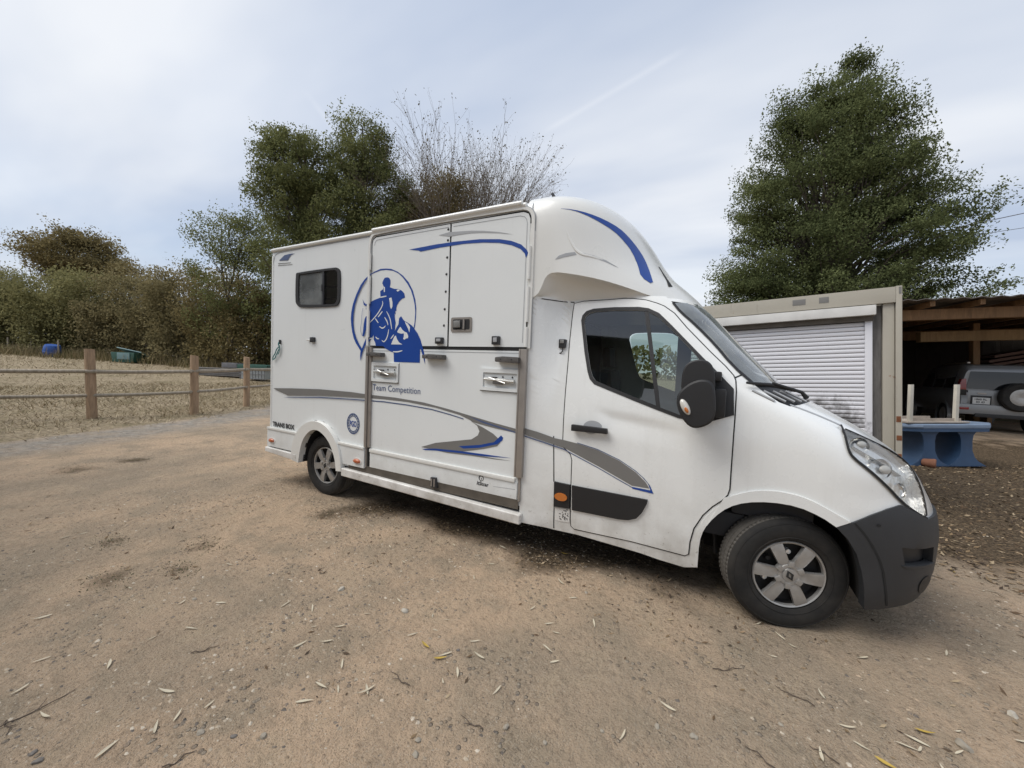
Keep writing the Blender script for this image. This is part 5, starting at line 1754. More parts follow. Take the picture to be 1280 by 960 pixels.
SM = [stone_mesh(i, rl.uniform(.4, .7)) for i in range(9)]
sizes = [.040, .022, .026, .024, .022, .026, .020, .040, .022, .024, .026, .022, .024, .018, .022, .018, .016, .034, .050, .02, .02, .02, .018]
tone = {4: 1, 5: 1, 13: 1, 17: 2, 7: 2, 0: 2, 6: 1}
SL = ["rounded tan stone half sunk in the dirt", "dark grey stone lying in the dirt", "pale flat stone lying on the dirt"]
for i, (x, y) in enumerate(STONES):
    t = tone.get(i, 0)
    me = SM[i % 9].copy()
    me.materials.append((M["stone"], M["stonedark"], M["stonepale"])[t])
    o = bpy.data.objects.new("stone", me)
    COL.objects.link(o)
    s = sizes[i % len(sizes)] * .62
    o.scale = (s, s, s)
    o.location = (x, y, ground_z(x, y) + s * .15)
    o.rotation_euler = (rl.uniform(-.2, .2), rl.uniform(-.2, .2), rl.random() * 6.28)
    tag(o, {0: "pale flat stone lying on the dirt left of the yellow leaves, the farther one", 7: "pale flat stone lying on the dirt straight behind the yellow leaves", 17: "pale stone near the photo's right edge, beyond the tan one", 4: "dark grey stone in the lower left corner, upper of a pair",
            5: "dark grey stone in the lower left corner, lower of a pair", 6: "dark grey stone at the bottom edge left of centre", 13: "small dark grey stone beside the two yellow leaves", 18: "oval tan stone in the lower right corner, largest one there"}.get(i, SL[t]), "stone", ("tan stones on the yard", "dark stones on the yard", "pale stones on the yard")[t])
for i, (x, y) in enumerate(TWIGS):
    L = (.24, .12, .10, .10, .12, .14, .12, .10, .16, .16)[i]
    a = (1.1, .55, .8, -.6, 2.6, 2.5, 2.2, 2.3, .1, 2.4)[i] + .49
    pts = []
    for k in range(7):
        t = k / 6 - .5
        px_, py_ = x + math.cos(a) * L * t - math.sin(a) * .007 * math.sin(k * 1.3 + i), y + math.sin(a) * L * t + math.cos(a) * .007 * math.sin(k * 1.3 + i)
        pts.append((px_, py_, ground_z(px_, py_) + .005 + .004 * math.sin(k * 2.1)))
    mb = MB().tube(pts, [.0024, .0026, .0024, .0022, .002, .0016, .001], 6)
    mb.tube([pts[3], tuple(Vector(pts[3]) + Vector((math.cos(a + .8), math.sin(a + .8), .15)) * L * .22)], [.002, .001], 5)
    tag(mb.obj("twig", M["twig"]), "thin dark dead twig " + ("longest one, in the photo's lower left corner", "in the left foreground above the flat pale leaf", "at the bottom edge left of centre", "cut by the photo's left edge", "in the middle foreground below the yellow leaves", "left of the two yellow leaves",
        "at the bottom edge below the front wheel", "right of the other at the bottom edge below the front wheel", "below and left of the front wheel", "on bare dirt straight below the front wheel")[i], "twig", "twigs on the yard")

# ------------------------------------------------------------------ rail fence
M["post"] = wood("weathered_post", (.47, .32, .20), .5, 1.0)
M["rail"] = wood("weathered_rail", (.42, .36, .28), .55, .7)
fence = empty("rail_fence", (-8.5, .38, 0), "rustic wooden post and two-rail fence along the paddock", "fence")


def wpart(ob, parent):
    """keep world-space mesh under a parent that is not at the origin"""
    ob.parent = parent
    ob.matrix_parent_inverse = parent.matrix_basis.inverted()
    return ob


FP = [(-11.4, -5.4, 1.50), (-9.75, -1.95, 1.50), (-8.49, .37, 1.55), (-7.88, 2.04, 1.50), (-8.84, 3.77, 1.51), (-10.3, 6.0, 1.50), (-12.6, 8.4, 1.5)]
for i, (x, y, h) in enumerate(FP):
    z = ground_z(x, y)
    lean = (.012 * math.sin(i * 2.3) - .03, .012 * math.cos(i * 1.7))
    w = .092 if i != 4 else .085
    mb = MB()
    lev = 7
    rr = random.Random(60 + i)
    base = rr.random()
    ring = []
    for k in range(lev):
        t = k / (lev - 1)
        cx, cy = x + lean[0] * h * t, y + lean[1] * h * t
        for a in range(10):
            an = base + 2 * math.pi * a / 10
            q = w * (1 + .10 * noise.noise(Vector((math.cos(an) * 2, math.sin(an) * 2, t * 4 + i * 9))) - .06 * t)
            ring.append((cx + q * math.cos(an), cy + q * math.sin(an), z - .1 + (h + .1) * t + (.012 * math.sin(an * 1 + i) if k == lev - 1 else 0)))
    fs = [(k * 10 + a, k * 10 + (a + 1) % 10, (k + 1) * 10 + (a + 1) % 10, (k + 1) * 10 + a) for k in range(lev - 1) for a in range(10)]
    fs.append(tuple((lev - 1) * 10 + a for a in range(10)))
    mb.add(ring, fs)
    wpart(mb.obj("post", M["post"], angle=50), fence)
RZ = [(1.04, .50), (1.04, .50), (1.06, .52), (1.11, .585), (1.14, .60), (1.14, .60), (1.14, .6)]
for i in range(len(FP) - 1):
    for lv in (0, 1):
        a = Vector((FP[i][0], FP[i][1], ground_z(FP[i][0], FP[i][1]) + RZ[i][lv]))
        b_ = Vector((FP[i + 1][0], FP[i + 1][1], ground_z(FP[i + 1][0], FP[i + 1][1]) + RZ[i + 1][lv]))
        d = (b_ - a).normalized()
        a2, b2 = a - d * .10, b_ + d * .10
        off = Vector((-d.y, d.x, 0)) * .02 * (1 if i % 2 else -1)
        rr = random.Random(i * 7 + lv)
        pts, rad = [], []
        for k in range(9):
            t = k / 8
            p = a2.lerp(b2, t) + off + Vector((0, 0, -.02 * math.sin(math.pi * t) + .010 * noise.noise(Vector((t * 5, i * 3.0, lv * 7.0)))))
            pts.append(p)
            rad.append((.045 - .006 * lv) * (1 + .12 * noise.noise(Vector((t * 4, i * 5.0, lv * 3.0 + 20)))))
        wpart(MB().tube(pts, rad, 10).obj("rail", M["rail"], angle=50), fence)


# ------------------------------------------------------------------ level frames for what stands on the slope behind
def at_px(u, v, d):
    return cam.location + (CAM_R * ((u - 640) / 482) - CAM_U * ((v - 480) / 482) + CAM_F) * d


def frame(o, xdir):
    z = CAM_U.normalized()
    x = (xdir - z * xdir.dot(z)).normalized()
    y = z.cross(x)
    m = Matrix((x, y, z)).transposed().to_4x4()
    m.translation = o
    return m


def put(parent_m, root):
    root.matrix_world = parent_m
    return root


# container with a roller shutter: local x runs along its end wall from the right post to the left, y goes outwards
def cream_mat():
    m, nt, b = new_mat("cream_container_paint")
    tc = nt.nodes.new("ShaderNodeTexCoord")
    v = tc.outputs["Object"]
    n1 = nnoise(nt, v, 2.2, 6, .6)
    n2 = nnoise(nt, nvec(nt, v, (9, 9, 1.2)), 1.5, 6, .65)
    c = mix_rgb(nt, n1, (.335, .31, .255), (.42, .39, .325))
    c = mix_rgb(nt, nmap(nt, n2, .58, .78, 0, .6), c, (.17, .15, .125))
    n3 = nnoise(nt, v, 5.5, 5, .7)
    c = mix_rgb(nt, nmap(nt, n3, .66, .70), c, (.20, .085, .035))
    nt.links.new(c, b.inputs["Base Color"])
    b.inputs["Roughness"].default_value = .6
    return m


def shutter_mat():
    m, nt, b = new_mat("shutter_slat_white")
    geo = nt.nodes.new("ShaderNodeNewGeometry")
    tc = nt.nodes.new("ShaderNodeTexCoord")
    v = tc.outputs["Object"]
    sep = nt.nodes.new("ShaderNodeSeparateXYZ")
    nt.links.new(v, sep.inputs[0])
    n = nnoise(nt, v, 7, 7, .68)
    # black mould that spread over the lower slats
    dx = nmath(nt, "SUBTRACT", sep.outputs[0], .70)
    dz = nmath(nt, "SUBTRACT", sep.outputs[2], .98)
    r = nmath(nt, "ADD", nmath(nt, "MULTIPLY", nmath(nt, "MULTIPLY", dx, dx), 2.2), nmath(nt, "MULTIPLY", nmath(nt, "MULTIPLY", dz, dz), 3.2))
    blob = nmap(nt, r, .80, .02)
    f = nmap(nt, nmath(nt, "ADD", blob, nmath(nt, "MULTIPLY", nmath(nt, "SUBTRACT", n, .5), 2.2)), .50, 1.05, 0, .9)
    c = mix_rgb(nt, f, (.68, .68, .71), (.07, .065, .06))
    nt.links.new(c, b.inputs["Base Color"])
    b.inputs["Roughness"].default_value = .45
    return m


M["cream"] = cream_mat()
M["slat"] = shutter_mat()
M["shutterbox"] = plain("shutter_housing", (.62, .61, .58), .5, var=.2, scale=5)
M["greywood"] = wood("grey_timber", (.20, .19, .18), .45, 1.0)
M["galv"] = plain("galvanised", (.42, .43, .44), .45, metal=.5, var=.2)
M["rust"] = plain("rust", (.17, .062, .025), .9, var=.4, scale=15, bump=.4)
pR = at_px(1128, 356, 4.6)
pL = at_px(880, 382, 5.82)
m4 = frame(pR, (pL - pR))
m4.translation = pR - m4.col[2].to_3d() * 2.66 
cont = empty("storage_container", (0, 0, 0), "cream steel container with a white mouldy roller shutter behind the cab", "container")
put(m4, cont)
CW, CH, CD = 2.45, 2.66, 2.4


def cpart(mb, name, mat, par=None, **kw):
    return mb.obj(name, mat, par or cont, **kw)


# local: +x to the left end, -? y direction: frame y = z cross x ; outwards is towards the camera
ysgn = 1 if (cam.location - pR).dot(m4.col[1].to_3d()) > 0 else -1
Y0 = lambda a: ysgn * a


def cbox(x0, y0, z0, x1, y1, z1):
    a, b_ = sorted((Y0(y0), Y0(y1)))
    return MB().box((x0, a, z0), (x1, b_, z1))


cpart(cbox(.0, -.10, -.3, .055, .0, CH - .005), "corner_post", M["cream"], bevel=.006)
cpart(cbox(.060, -.16, -.3, .165, -.035, CH - .19), "corner_post", M["cream"], bevel=.010)
cpart(cbox(.056, -.10, CH - .20, CW, .0, CH - .012), "top_beam", M["cream"], bevel=.006)
cpart(cbox(CW - .05, -.12, -.3, CW + .05, -.02, CH - .20), "corner_post", M["cream"], bevel=.006)
cpart(cbox(.17, -.20, -.3, .255, -.10, CH - .21), "jamb_board", M["greywood"])
cpart(cbox(.235, -.11, CH - .335, CW - .06, .045, CH - .215), "shutter_box", M["shutterbox"], bevel=.006)
cpart(cbox(.255, -.16, CH - .40, CW - .08, -.02, CH - .336), "box_underside", M["sillmetal"])
cpart(cbox(.256, -.13, -.35, .325, -.05, CH - .40), "guide_rail", M["slat"], bevel=.004)
slat_me = None
zt = CH - .405
k = 0
while zt > -.28:
    z0 = zt - .052
    prof = [(-.003, z0), (-.008, z0 + .005), (-.010, z0 + .022), (-.009, z0 + .040), (-.004, z0 + .050), (.012, z0 + .050), (.012, z0)]
    vs = [(x, Y0(-.085 - y), z) for x in (.325, CW - .10) for y, z in prof]
    n7 = len(prof)
    fs = [(i, (i + 1) % n7, n7 + (i + 1) % n7, n7 + i) for i in range(n7)] + [tuple(range(n7)), tuple(range(2 * n7 - 1, n7 - 1, -1))]
    cpart(MB().add(vs, fs), "shutter_slat", M["slat"], angle=50)
    zt = z0 - .0035
    k += 1
mbx = cbox(.30, -.14, -.35, CW - .06, -.10, CH - .40)
cpart(mbx, "shutter_backing", M["dark"])
cpart(cbox(.06, -CD, -.3, CW, -.21, CH - .06), "container_body", M["cream"], bevel=.01)
for z0, z1, x0, x1 in ((1.02, 1.09, .012, .052), (.80, .86, .004, .05), (.58, .64, .006, .045)):
    cpart(cbox(x0, -.005, z0, x1, .003, z1), "rust_patch", M["rust"], bevel=.0015)
cpart(cbox(.008, -.005, CH - .10, .030, .003, CH - .02), "stencil_plate", M["greyvinyl"])
for x0, x1 in ((.92, 1.06), (.68, .78)):
    cpart(cbox(x0, -.004, CH - .13, x1, .0025, CH - .055), "grey_paint_patch", M["greyvinyl"], bevel=.001)

# ------------------------------------------------------------------ open shed with pitched sheet roof
M["beam"] = wood("shed_beam", (.27, .155, .075), .55, .6)
M["palewood"] = wood("pale_timber", (.42, .29, .16), .65, .6)
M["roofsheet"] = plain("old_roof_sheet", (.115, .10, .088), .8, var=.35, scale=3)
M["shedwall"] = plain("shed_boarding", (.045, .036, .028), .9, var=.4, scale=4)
M["tile"] = plain("roof_tile", (.14, .085, .07), .85, var=.35, scale=8)
sL = at_px(1120, 375.5, 9.3)
sR = at_px(1280, 368, 8.72)
m5 = frame(sL, sR - sL)
SH = (sL - Vector((0, 0, ground_z(sL.x, sL.y)))).z
m5.translation = sL - m5.col[2].to_3d() * SH
shed = empty("open_shed", (0, 0, 0), "open-fronted timber shed with dark interior at the right edge", "shed")
put(m5, shed)


def spart(mb, name, mat, par=None, **kw):
    return mb.obj(name, mat, par or shed, **kw)


# local x along the front to the right, +y into the shed
SLOPE = .10
for i in range(9):
    x0 = -.9 + i * 1.05
    vs = []
    for j in range(2):
        y = -.0 + j * 9.2
        for k in range(13):
            x = x0 + 1.06 * k / 12
            vs.append((x, y, SH + SLOPE * y * .35 + .018 * math.sin(k / 12 * math.pi * 6) + (.004 if i % 2 else 0)))
    vs2 = [(x, y, z - .02) for x, y, z in vs]
    fs = [(k, k + 1, 13 + k + 1, 13 + k) for k in range(12)] + [(26 + k, 26 + 13 + k, 26 + 13 + k + 1, 26 + k + 1) for k in range(12)] + [(k, 26 + k, 26 + k + 1, k + 1) for k in range(12)]
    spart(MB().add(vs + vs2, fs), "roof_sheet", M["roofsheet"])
spart(MB().box((-.6, .55, SH - .42), (9.0, .72, SH - .16)), "front_beam", M["beam"], bevel=.01)
for i in range(10):
    x = -.2 + i * .95
    spart(MB().box((x, .12, SH - .155), (x + .10, 9.0, SH - .03)), "rafter", M["beam"], bevel=.006)
spart(MB().box((2.6, 3.3, SH - .72), (5.2, 3.5, SH - .42)), "tie_beam", M["palewood"], bevel=.01)
spart(MB().box((-.6, 5.0, SH - .50), (9.0, 5.2, SH - .2)), "purlin", M["beam"], bevel=.01)
for x, y in ((-.5, .56), (5.6, .56), (3.9, 3.32), (-.5, 5.0)):
    spart(MB().box((x, y, -.3), (x + .16, y + .16, SH - .2)), "post", M["beam"], bevel=.01)
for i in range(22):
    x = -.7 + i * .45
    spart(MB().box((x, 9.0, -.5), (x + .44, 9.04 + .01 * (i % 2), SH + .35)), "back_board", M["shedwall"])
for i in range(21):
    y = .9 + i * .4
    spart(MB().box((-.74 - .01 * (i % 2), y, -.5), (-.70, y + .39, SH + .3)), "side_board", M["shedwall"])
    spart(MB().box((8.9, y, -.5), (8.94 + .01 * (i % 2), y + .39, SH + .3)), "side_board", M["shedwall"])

# stacked roof tiles / boards high in the shed
pc = at_px(1268, 440, 12.6)
pm = frame(pc, sR - sL)
stack = empty("board_stack", (0, 0, 0), "sloping stack of reddish brown boards stored inside the shed", "board stack")
put(pm, stack)
for i in range(6):
    mb = MB().box((-.9 - .16 * i, -.5, -.05 - .13 * i), (1.5, .5, .03 - .13 * i), Matrix.Rotation(-.18, 4, "Y"))
    mb.obj("board", M["tile"], stack, bevel=.008)
for x in (-1.0, .8):
    MB().box((x, -.4, -2.6), (x + .12, .4, -.65)).obj("trestle", M["beam"], stack)
# ------------------------------------------------------------------ silver off-roader parked in the shed
M["silverpaint"] = plain("silver_car_paint", (.22, .225, .23), .34, metal=.35, var=.06, coat=.4)
M["cargla"] = plain("dark_car_glass", (.012, .013, .014), .08, coat=.5)
M["plate"] = plain("number_plate", (.62, .62, .60), .4)
M["blueplate"] = plain("plate_blue", (.02, .06, .30), .4)
carL = at_px(1192, 525, 10.8)
carL.z = ground_z(carL.x, carL.y)
cm = Matrix.Translation(carL) @ Matrix.Rotation(math.radians(-4), 4, "Z")
car = empty("parked_car", (0, 0, 0), "silver off-road car with rear spare wheel parked in the dark shed", "car")
put(cm, car)
# local: x = across (0 left .. 1.88 right), y = forward, z = up
def sect(pts):
    """half section list (x from left edge, z) -> closed loop across the car"""
    return pts + [(1.88 - x, z) for x, z in pts[::-1]]


def loft(stations, name, mat, par, caps=True, angle=40):
    n = len(stations[0][1])
    vs, fs = [], []
    for y, s in stations:
        vs += [(x, y, z) for x, z in s]
    for i in range(len(stations) - 1):
        for k in range(n):
            fs.append((i * n + k, i * n + (k + 1) % n, (i + 1) * n + (k + 1) % n, (i + 1) * n + k))
    if caps:
        fs.append(tuple(range(n)))
        fs.append(tuple((len(stations) - 1) * n + k for k in range(n - 1, -1, -1)))
    return MB().add(vs, fs).obj(name, mat, par, angle=angle)


lowS = lambda w, top, bot: sect([(w + .10, bot), (w + .02, bot + .12), (w, .75), (w + .015, top - .05), (w + .05, top)])
loft([(.0, lowS(.10, 1.05, .50)), (.06, lowS(.04, 1.09, .48)), (.30, lowS(.0, 1.10, .46)), (2.4, lowS(.0, 1.10, .44)), (3.4, lowS(.0, 1.08, .44)), (4.35, lowS(.06, 1.0, .46)), (4.62, lowS(.22, .92, .50))], "car_body", M["silverpaint"], car)
grS = lambda w, z0, z1: sect([(w, z0), (w + .12, z1 - .10), (w + .17, z1 - .02), (w + .30, z1)])
loft([(.07, grS(.06, 1.06, 1.70)), (.16, grS(.04, 1.06, 1.81)), (.5, grS(.035, 1.06, 1.855)), (1.8, grS(.035, 1.06, 1.86)), (2.5, grS(.05, 1.06, 1.80)), (3.30, grS(.10, 1.04, 1.10))], "car_cabin", M["silverpaint"], car)
def cbx(a, b_, nm, mat, bevel=.015, par=None):
    return MB().box(a, b_).obj(nm, mat, par or car, bevel=bevel)


# glass
rg_ = MB().add([(.20, .050, 1.16), (1.68, .050, 1.16), (1.62, .058, 1.64), (.26, .058, 1.64), (.20, .10, 1.16), (1.68, .10, 1.16), (1.60, .15, 1.64), (.28, .15, 1.64)],
               [(0, 1, 2, 3), (0, 4, 5, 1), (1, 5, 6, 2), (2, 6, 7, 3), (3, 7, 4, 0)]).obj("rear_window", M["cargla"], car)
for y0, y1 in ((.42, 1.05), (1.12, 1.85), (1.92, 2.55)):
    for sx in (0, 1):
        f = lambda x: (1.88 - x) if sx else x
        t1 = 1.66 if y1 < 2.5 else 1.62
        MB().add([(f(.048), y0, 1.15), (f(.048), y1 + (.25 if y1 > 2.5 else 0), 1.15), (f(.140), y1, t1), (f(.140), y0, t1), (f(.08), y0, 1.15), (f(.08), y1 + (.25 if y1 > 2.5 else 0), 1.15), (f(.17), y1, t1), (f(.17), y0, t1)],
                 [(0, 1, 2, 3), (0, 4, 5, 1), (1, 5, 6, 2), (2, 6, 7, 3), (3, 7, 4, 0)]).obj("side_window", M["cargla"], car)
cbx((.02, -.10, .46), (1.86, .10, .74), "rear_bumper", M["silverpaint"], .05)
cbx((.35, -.12, .40), (1.55, .05, .50), "bumper_step", M["blackplastic"], .02)
for sx in (0, 1):
    x0, x1 = ((.035, .20) if not sx else (1.68, 1.845))
    tl = MB().prism([(x0, .98), (x1, .98), (x1 - (.03 if not sx else 0), 1.44), (x0 + .05 if not sx else x0 + .02, 1.42), (x0 if not sx else x0, 1.2)], -.012, .16).obj("tail_light", M["red"], car, bevel=.02)
    MB().box((x0 + .01, -.022, .98), (x1 - .01, .02, 1.13)).obj("lamp_lower", M["clearlens"] if sx else M["rimdark"], tl, bevel=.01)
    cbx((x0 + .02, -.115, .585), (x0 + .20 if not sx else x1 - .02, -.09, .655), "bumper_reflector", M["red"], .008)
door_ = MB().box((.22, -.005, .72), (1.66, .08, 1.12)).obj("tailgate", M["silverpaint"], car, bevel=.02)
np_ = MB().box((.28, -.025, .70), (.66, .0, .98)).obj("plate_recess", M["blackplastic"], car, bevel=.01)
pl = MB().box((.31, -.040, .75), (.63, -.022, .93)).obj("number_plate", M["plate"], car, bevel=.004)
tm = text_mesh("plate_text", "1860 RL\n  03 43", .075, M["print"], pl, (.335, -.042, .855), sx=.95, bold=.002)
MB().box((.40, -.02, 1.02), (.56, .0, 1.06)).obj("tailgate_emblem", M["alu"], car, bevel=.008)
cbx((.24, .25, 1.862), (.30, 1.9, 1.905), "roof_rail", M["alu"], .012)
cbx((1.58, .25, 1.862), (1.64, 1.9, 1.905), "roof_rail", M["alu"], .012)
Rw = Matrix.Translation((1.12, -.10, .98))
sw_ = MB().lathe([(.18, -.10), (.26, -.13), (.34, -.12), (.375, -.08), (.38, 0), (.375, .06), (.30, .09)], 40, Rw).obj("spare_wheel", M["tyre"], car)
MB().lathe([(0, -.105), (.08, -.115), (.17, -.125), (.215, -.115), (.22, -.07)], 32, Rw).obj("spare_cover", M["silver"], sw_)
for x in (.12, 1.76):
    for y in (.85, 3.64):
        W = Matrix.Translation((x, y, .37)) @ Matrix.Rotation(math.pi / 2 * (1 if x > 1 else -1), 4, "Z")
        wv = MB().lathe([(.22, -.10), (.30, -.125), (.35, -.11), (.375, -.07), (.375, .07), (.35, .11), (.22, .10)], 36, W).obj("wheel", M["tyre"], car)
        MB().lathe([(0, -.09), (.1, -.10), (.2, -.11), (.225, -.09)], 28, W).obj("rim", M["silver"], wv)
        ar = MB().lathe([(.40, -.13), (.46, -.135), (.46, -.05), (.40, -.05)], 32, W).obj("arch_flare", M["silverpaint"], car)

# ------------------------------------------------------------------ blue table with an upturned cream table on it
M["bluepl"] = plain("blue_plastic", (.026, .062, .128), .5, var=.35, scale=4, bump=.1, bscale=30)
M["bluetop"] = plain("blue_plastic_top", (.15, .20, .275), .55, var=.25, scale=6)
M["cream2"] = plain("cream_painted_wood", (.50, .47, .40), .6, var=.2, scale=6)
M["dirtytop"] = plain("dirty_table_underside", (.34, .29, .24), .75, var=.45, scale=7)
tb = at_px(1166, 582, 7.55)
tb.z = ground_z(tb.x, tb.y)
tm_ = frame(tb, at_px(1230, 582, 7.55) - tb)
table = empty("plastic_table", (0, 0, 0), "blue moulded plastic garden table on waisted feet beside the container", "table")
put(tm_, table)
TH = .80
# local x along the picture's right, y away
top = [(-.95, -.30), (-.68, -.46), (.55, -.46), (.93, -.16), (.93, .18), (.62, .46), (-.68, .46), (-.95, .3)]
n8 = len(top)
mb = MB()
lv = [(1.0, TH - .075), (1.012, TH - .05), (1.0, TH - .012), (.975, TH)]
vs = [(x * s, y * s, z) for s, z in lv for x, y in top]
fs = [(r * n8 + k, r * n8 + (k + 1) % n8, (r + 1) * n8 + (k + 1) % n8, (r + 1) * n8 + k) for r in range(3) for k in range(n8)]
fs += [tuple(3 * n8 + k for k in range(n8)), tuple(n8 - 1 - k for k in range(n8))]
mb.add(vs, fs).obj("table_top", M["bluetop"], table, angle=25)
MB().add([(x * .985, y * .985, z) for z in (TH - .14, TH - .07) for x, y in top], [(k, (k + 1) % n8, n8 + (k + 1) % n8, n8 + k) for k in range(n8)] + [tuple(range(n8))]).obj("apron", M["bluepl"], table, angle=25)
foot_prof = [(0.0, .27), (.04, .22), (.10, .15), (.18, .105), (.30, .088), (.48, .088), (.58, .105), (.65, .15), (.70, .20)]
for sx in (-.46, .24):
    vs, fs = [], []
    for z, w in foot_prof:
        ww = w * 1.45 if z < .2 else w * 1.25
        vs += [(sx - ww, -.36, z), (sx + ww, -.36, z), (sx + ww * .9, .36, z), (sx - ww * .9, .36, z)]
    for r in range(len(foot_prof) - 1):
        for k in range(4):
            fs.append((r * 4 + k, r * 4 + (k + 1) % 4, r * 4 + 4 + (k + 1) % 4, r * 4 + 4 + k))
    fs += [(3, 2, 1, 0), tuple(len(vs) - 4 + k for k in range(4))]
    MB().add(vs, fs).obj("pedestal", M["bluepl"], table, bevel=.02, angle=50)
MB().box((-.46, -.05, .03), (.24, .05, .12)).obj("stretcher", M["bluepl"], table, bevel=.02)

uptab = empty("upturned_table", (0, 0, 0), "small cream table lying upside down, legs in the air, on the blue table", "table")
um = tm_.copy()
um.translation = tm_ @ Vector((-.26, -.02, TH + .012))
put(um, uptab)
MB().prism([(-.62, 0), (.52, 0), (.55, .03), (-.62, .035)], -.36, .36).obj("table_top", M["dirtytop"], uptab, bevel=.006)
MB().box((-.52, -.28, .03), (.46, -.255, .085)).obj("apron", M["dirtytop"], uptab)
MB().box((-.52, .255, .03), (.46, .28, .085)).obj("apron", M["dirtytop"], uptab)
for x, y, dx in ((-.50, -.27, .03), (-.37, .27, .050), (.36, -.27, .04), (-.50, .27, .035)):
    mb = MB().add([(x - .03, y - .03, .03), (x + .03, y - .03, .03), (x + .03, y + .03, .03), (x - .03, y + .03, .03),
                   (x - .032 + dx, y - .026, .72), (x + .028 + dx, y - .026, .72), (x + .028 + dx, y + .03, .72), (x - .032 + dx, y + .03, .72)],
                  [(0, 3, 2, 1), (4, 5, 6, 7), (0, 1, 5, 4), (1, 2, 6, 5), (2, 3, 7, 6), (3, 0, 4, 7)])
    mb.obj("leg", M["cream2"], uptab, bevel=.004)

M["terra"] = plain("terracotta", (.22, .095, .055), .85, var=.3, scale=12, bump=.3)
pt = at_px(1160, 583, 7.15)
pt.z = ground_z(pt.x, pt.y)
tm2 = Matrix.Translation(pt + Vector((0, 0, .07))) @ Matrix.Rotation(1.2, 4, "Z")
mb = MB().lathe([(.0, -.10), (.075, -.10), (.09, -.09), (.092, -.06), (.088, -.05), (.072, .07), (.06, .09), (.0, .09)], 24, tm2)
tag(mb.obj("clay_pot", M["terra"]), "terracotta pot lying on its side by the blue table's foot", "pot")

# ------------------------------------------------------------------ things out in the paddock
M["bluetub"] = plain("blue_plastic_tub", (.02, .085, .33), .45, var=.15)
M["green"] = plain("green_enamel", (.025, .085, .065), .5, var=.25)
M["tealpl"] = plain("pale_teal_sheet", (.15, .24, .25), .5, var=.2)
M["whitepl"] = plain("white_ibc", (.40, .42, .41), .5, var=.12)
M["greymetal"] = plain("grey_metal", (.16, .16, .17), .6, metal=.3, var=.25)


def gpos(u, v, d):
    p = at_px(u, v, d)
    p.z = ground_z(p.x, p.y)
    return p


p = gpos(65, 447, 29)
tub = empty("feed_barrel", p, "blue plastic barrel standing by the hedge at the far left", "barrel")
MB().lathe([(0, 0), (.42, 0), (.46, .1), (.48, .4), (.45, .75), (.38, .9), (.0, .9)], 24, Matrix.Rotation(math.radians(90), 4, "X")).obj("barrel_body", M["bluetub"], tub)
MB().lathe([(.47, .36), (.50, .40), (.47, .44)], 24, Matrix.Rotation(math.radians(90), 4, "X")).obj("hoop", M["bluetub"], tub)
tub.rotation_euler = (0, math.radians(12), 0)
tag(MB().tube([(p.x + .55, p.y + .2, p.z - .1), (p.x + .57, p.y + .2, p.z + 1.25)], .05, 8).obj("stake", M["rail"]), "short wooden stake right beside the blue barrel", "stake")
for i, (u, v, lab) in enumerate(((10, 443, "pale thin stake in front of the hedge, leftmost of the paddock stakes"), (39, 444, "pale thin stake in front of the hedge, between the left stake and the barrel"))):
    q = gpos(u, v, 31)
    tag(MB().tube([(q.x, q.y, q.z - .1), (q.x + .03, q.y, q.z + 1.2)], .05, 8).obj("stake", M["rail"]), lab, "stake", "stakes along the hedge")
q = gpos(205, 452, 30)
tag(MB().tube([(q.x, q.y, q.z - .1), (q.x + .30, q.y, q.z + 1.1)], .045, 8).obj("stake", M["rail"]), "leaning thin stake in front of the hedge right of the teal trough", "stake", "stakes along the hedge")
p = gpos(160, 454, 28)
tr_ = empty("feed_trough", p, "dark green trough with tilted teal lid at the foot of the hedge", "trough")
tr_.rotation_euler = (0, 0, math.radians(28))
MB().prism([(-.75, .05), (.75, .05), (.85, .75), (-.85, .75)], -.4, .4).obj("trough_body", M["green"], tr_, bevel=.02)
MB().box((-.9, -.5, .80), (.9, .45, .86), Matrix.Rotation(math.radians(10), 4, "Y") @ Matrix.Rotation(math.radians(-25), 4, "X")).obj("lid", M["tealpl"], tr_, bevel=.01)
MB().box((-.35, -.45, .25), (.55, -.40, .72)).obj("front_plate", M["tealpl"], tr_, bevel=.01)
p = gpos(322, 469, 21)
ibc = empty("water_tank", p, "caged white water tank with a green cover beyond the fence", "tank")
ibc.rotation_euler = (0, 0, math.radians(25))
MB().box((-.55, -.5, .08), (.75, .5, .62)).obj("tank_body", M["whitepl"], ibc, bevel=.05)
MB().box((-.70, -.6, .62), (.95, .6, .86)).obj("cover", M["green"], ibc, bevel=.06)
for k in range(9):
    x = -.56 + k * .165
    MB().tube([(x, -.53, .05), (x, -.53, .68)], .014, 6).obj("cage_bar", M["greymetal"], ibc)
for z in (.12, .36, .62):
    MB().tube([(-.6, -.535, z), (.8, -.535, z)], .014, 6).obj("cage_rail", M["greymetal"], ibc)
p = gpos(278, 466, 22)
pal = empty("pallet_pile", p, "low pile of grey boards behind the rail fence", "board pile")
pal.rotation_euler = (0, 0, math.radians(24))
for k in range(5):
    MB().box((-1.6 + .12 * (k % 2), -.4, .05 + k * .09), (1.5 + .15 * (k % 3), .45 - .05 * k, .12 + k * .09)).obj("board", M["greywood"], pal, bevel=.008)
MB().box((.2, -.3, .52), (1.1, .3, .80)).obj("crate", M["greymetal"], pal, bevel=.02)

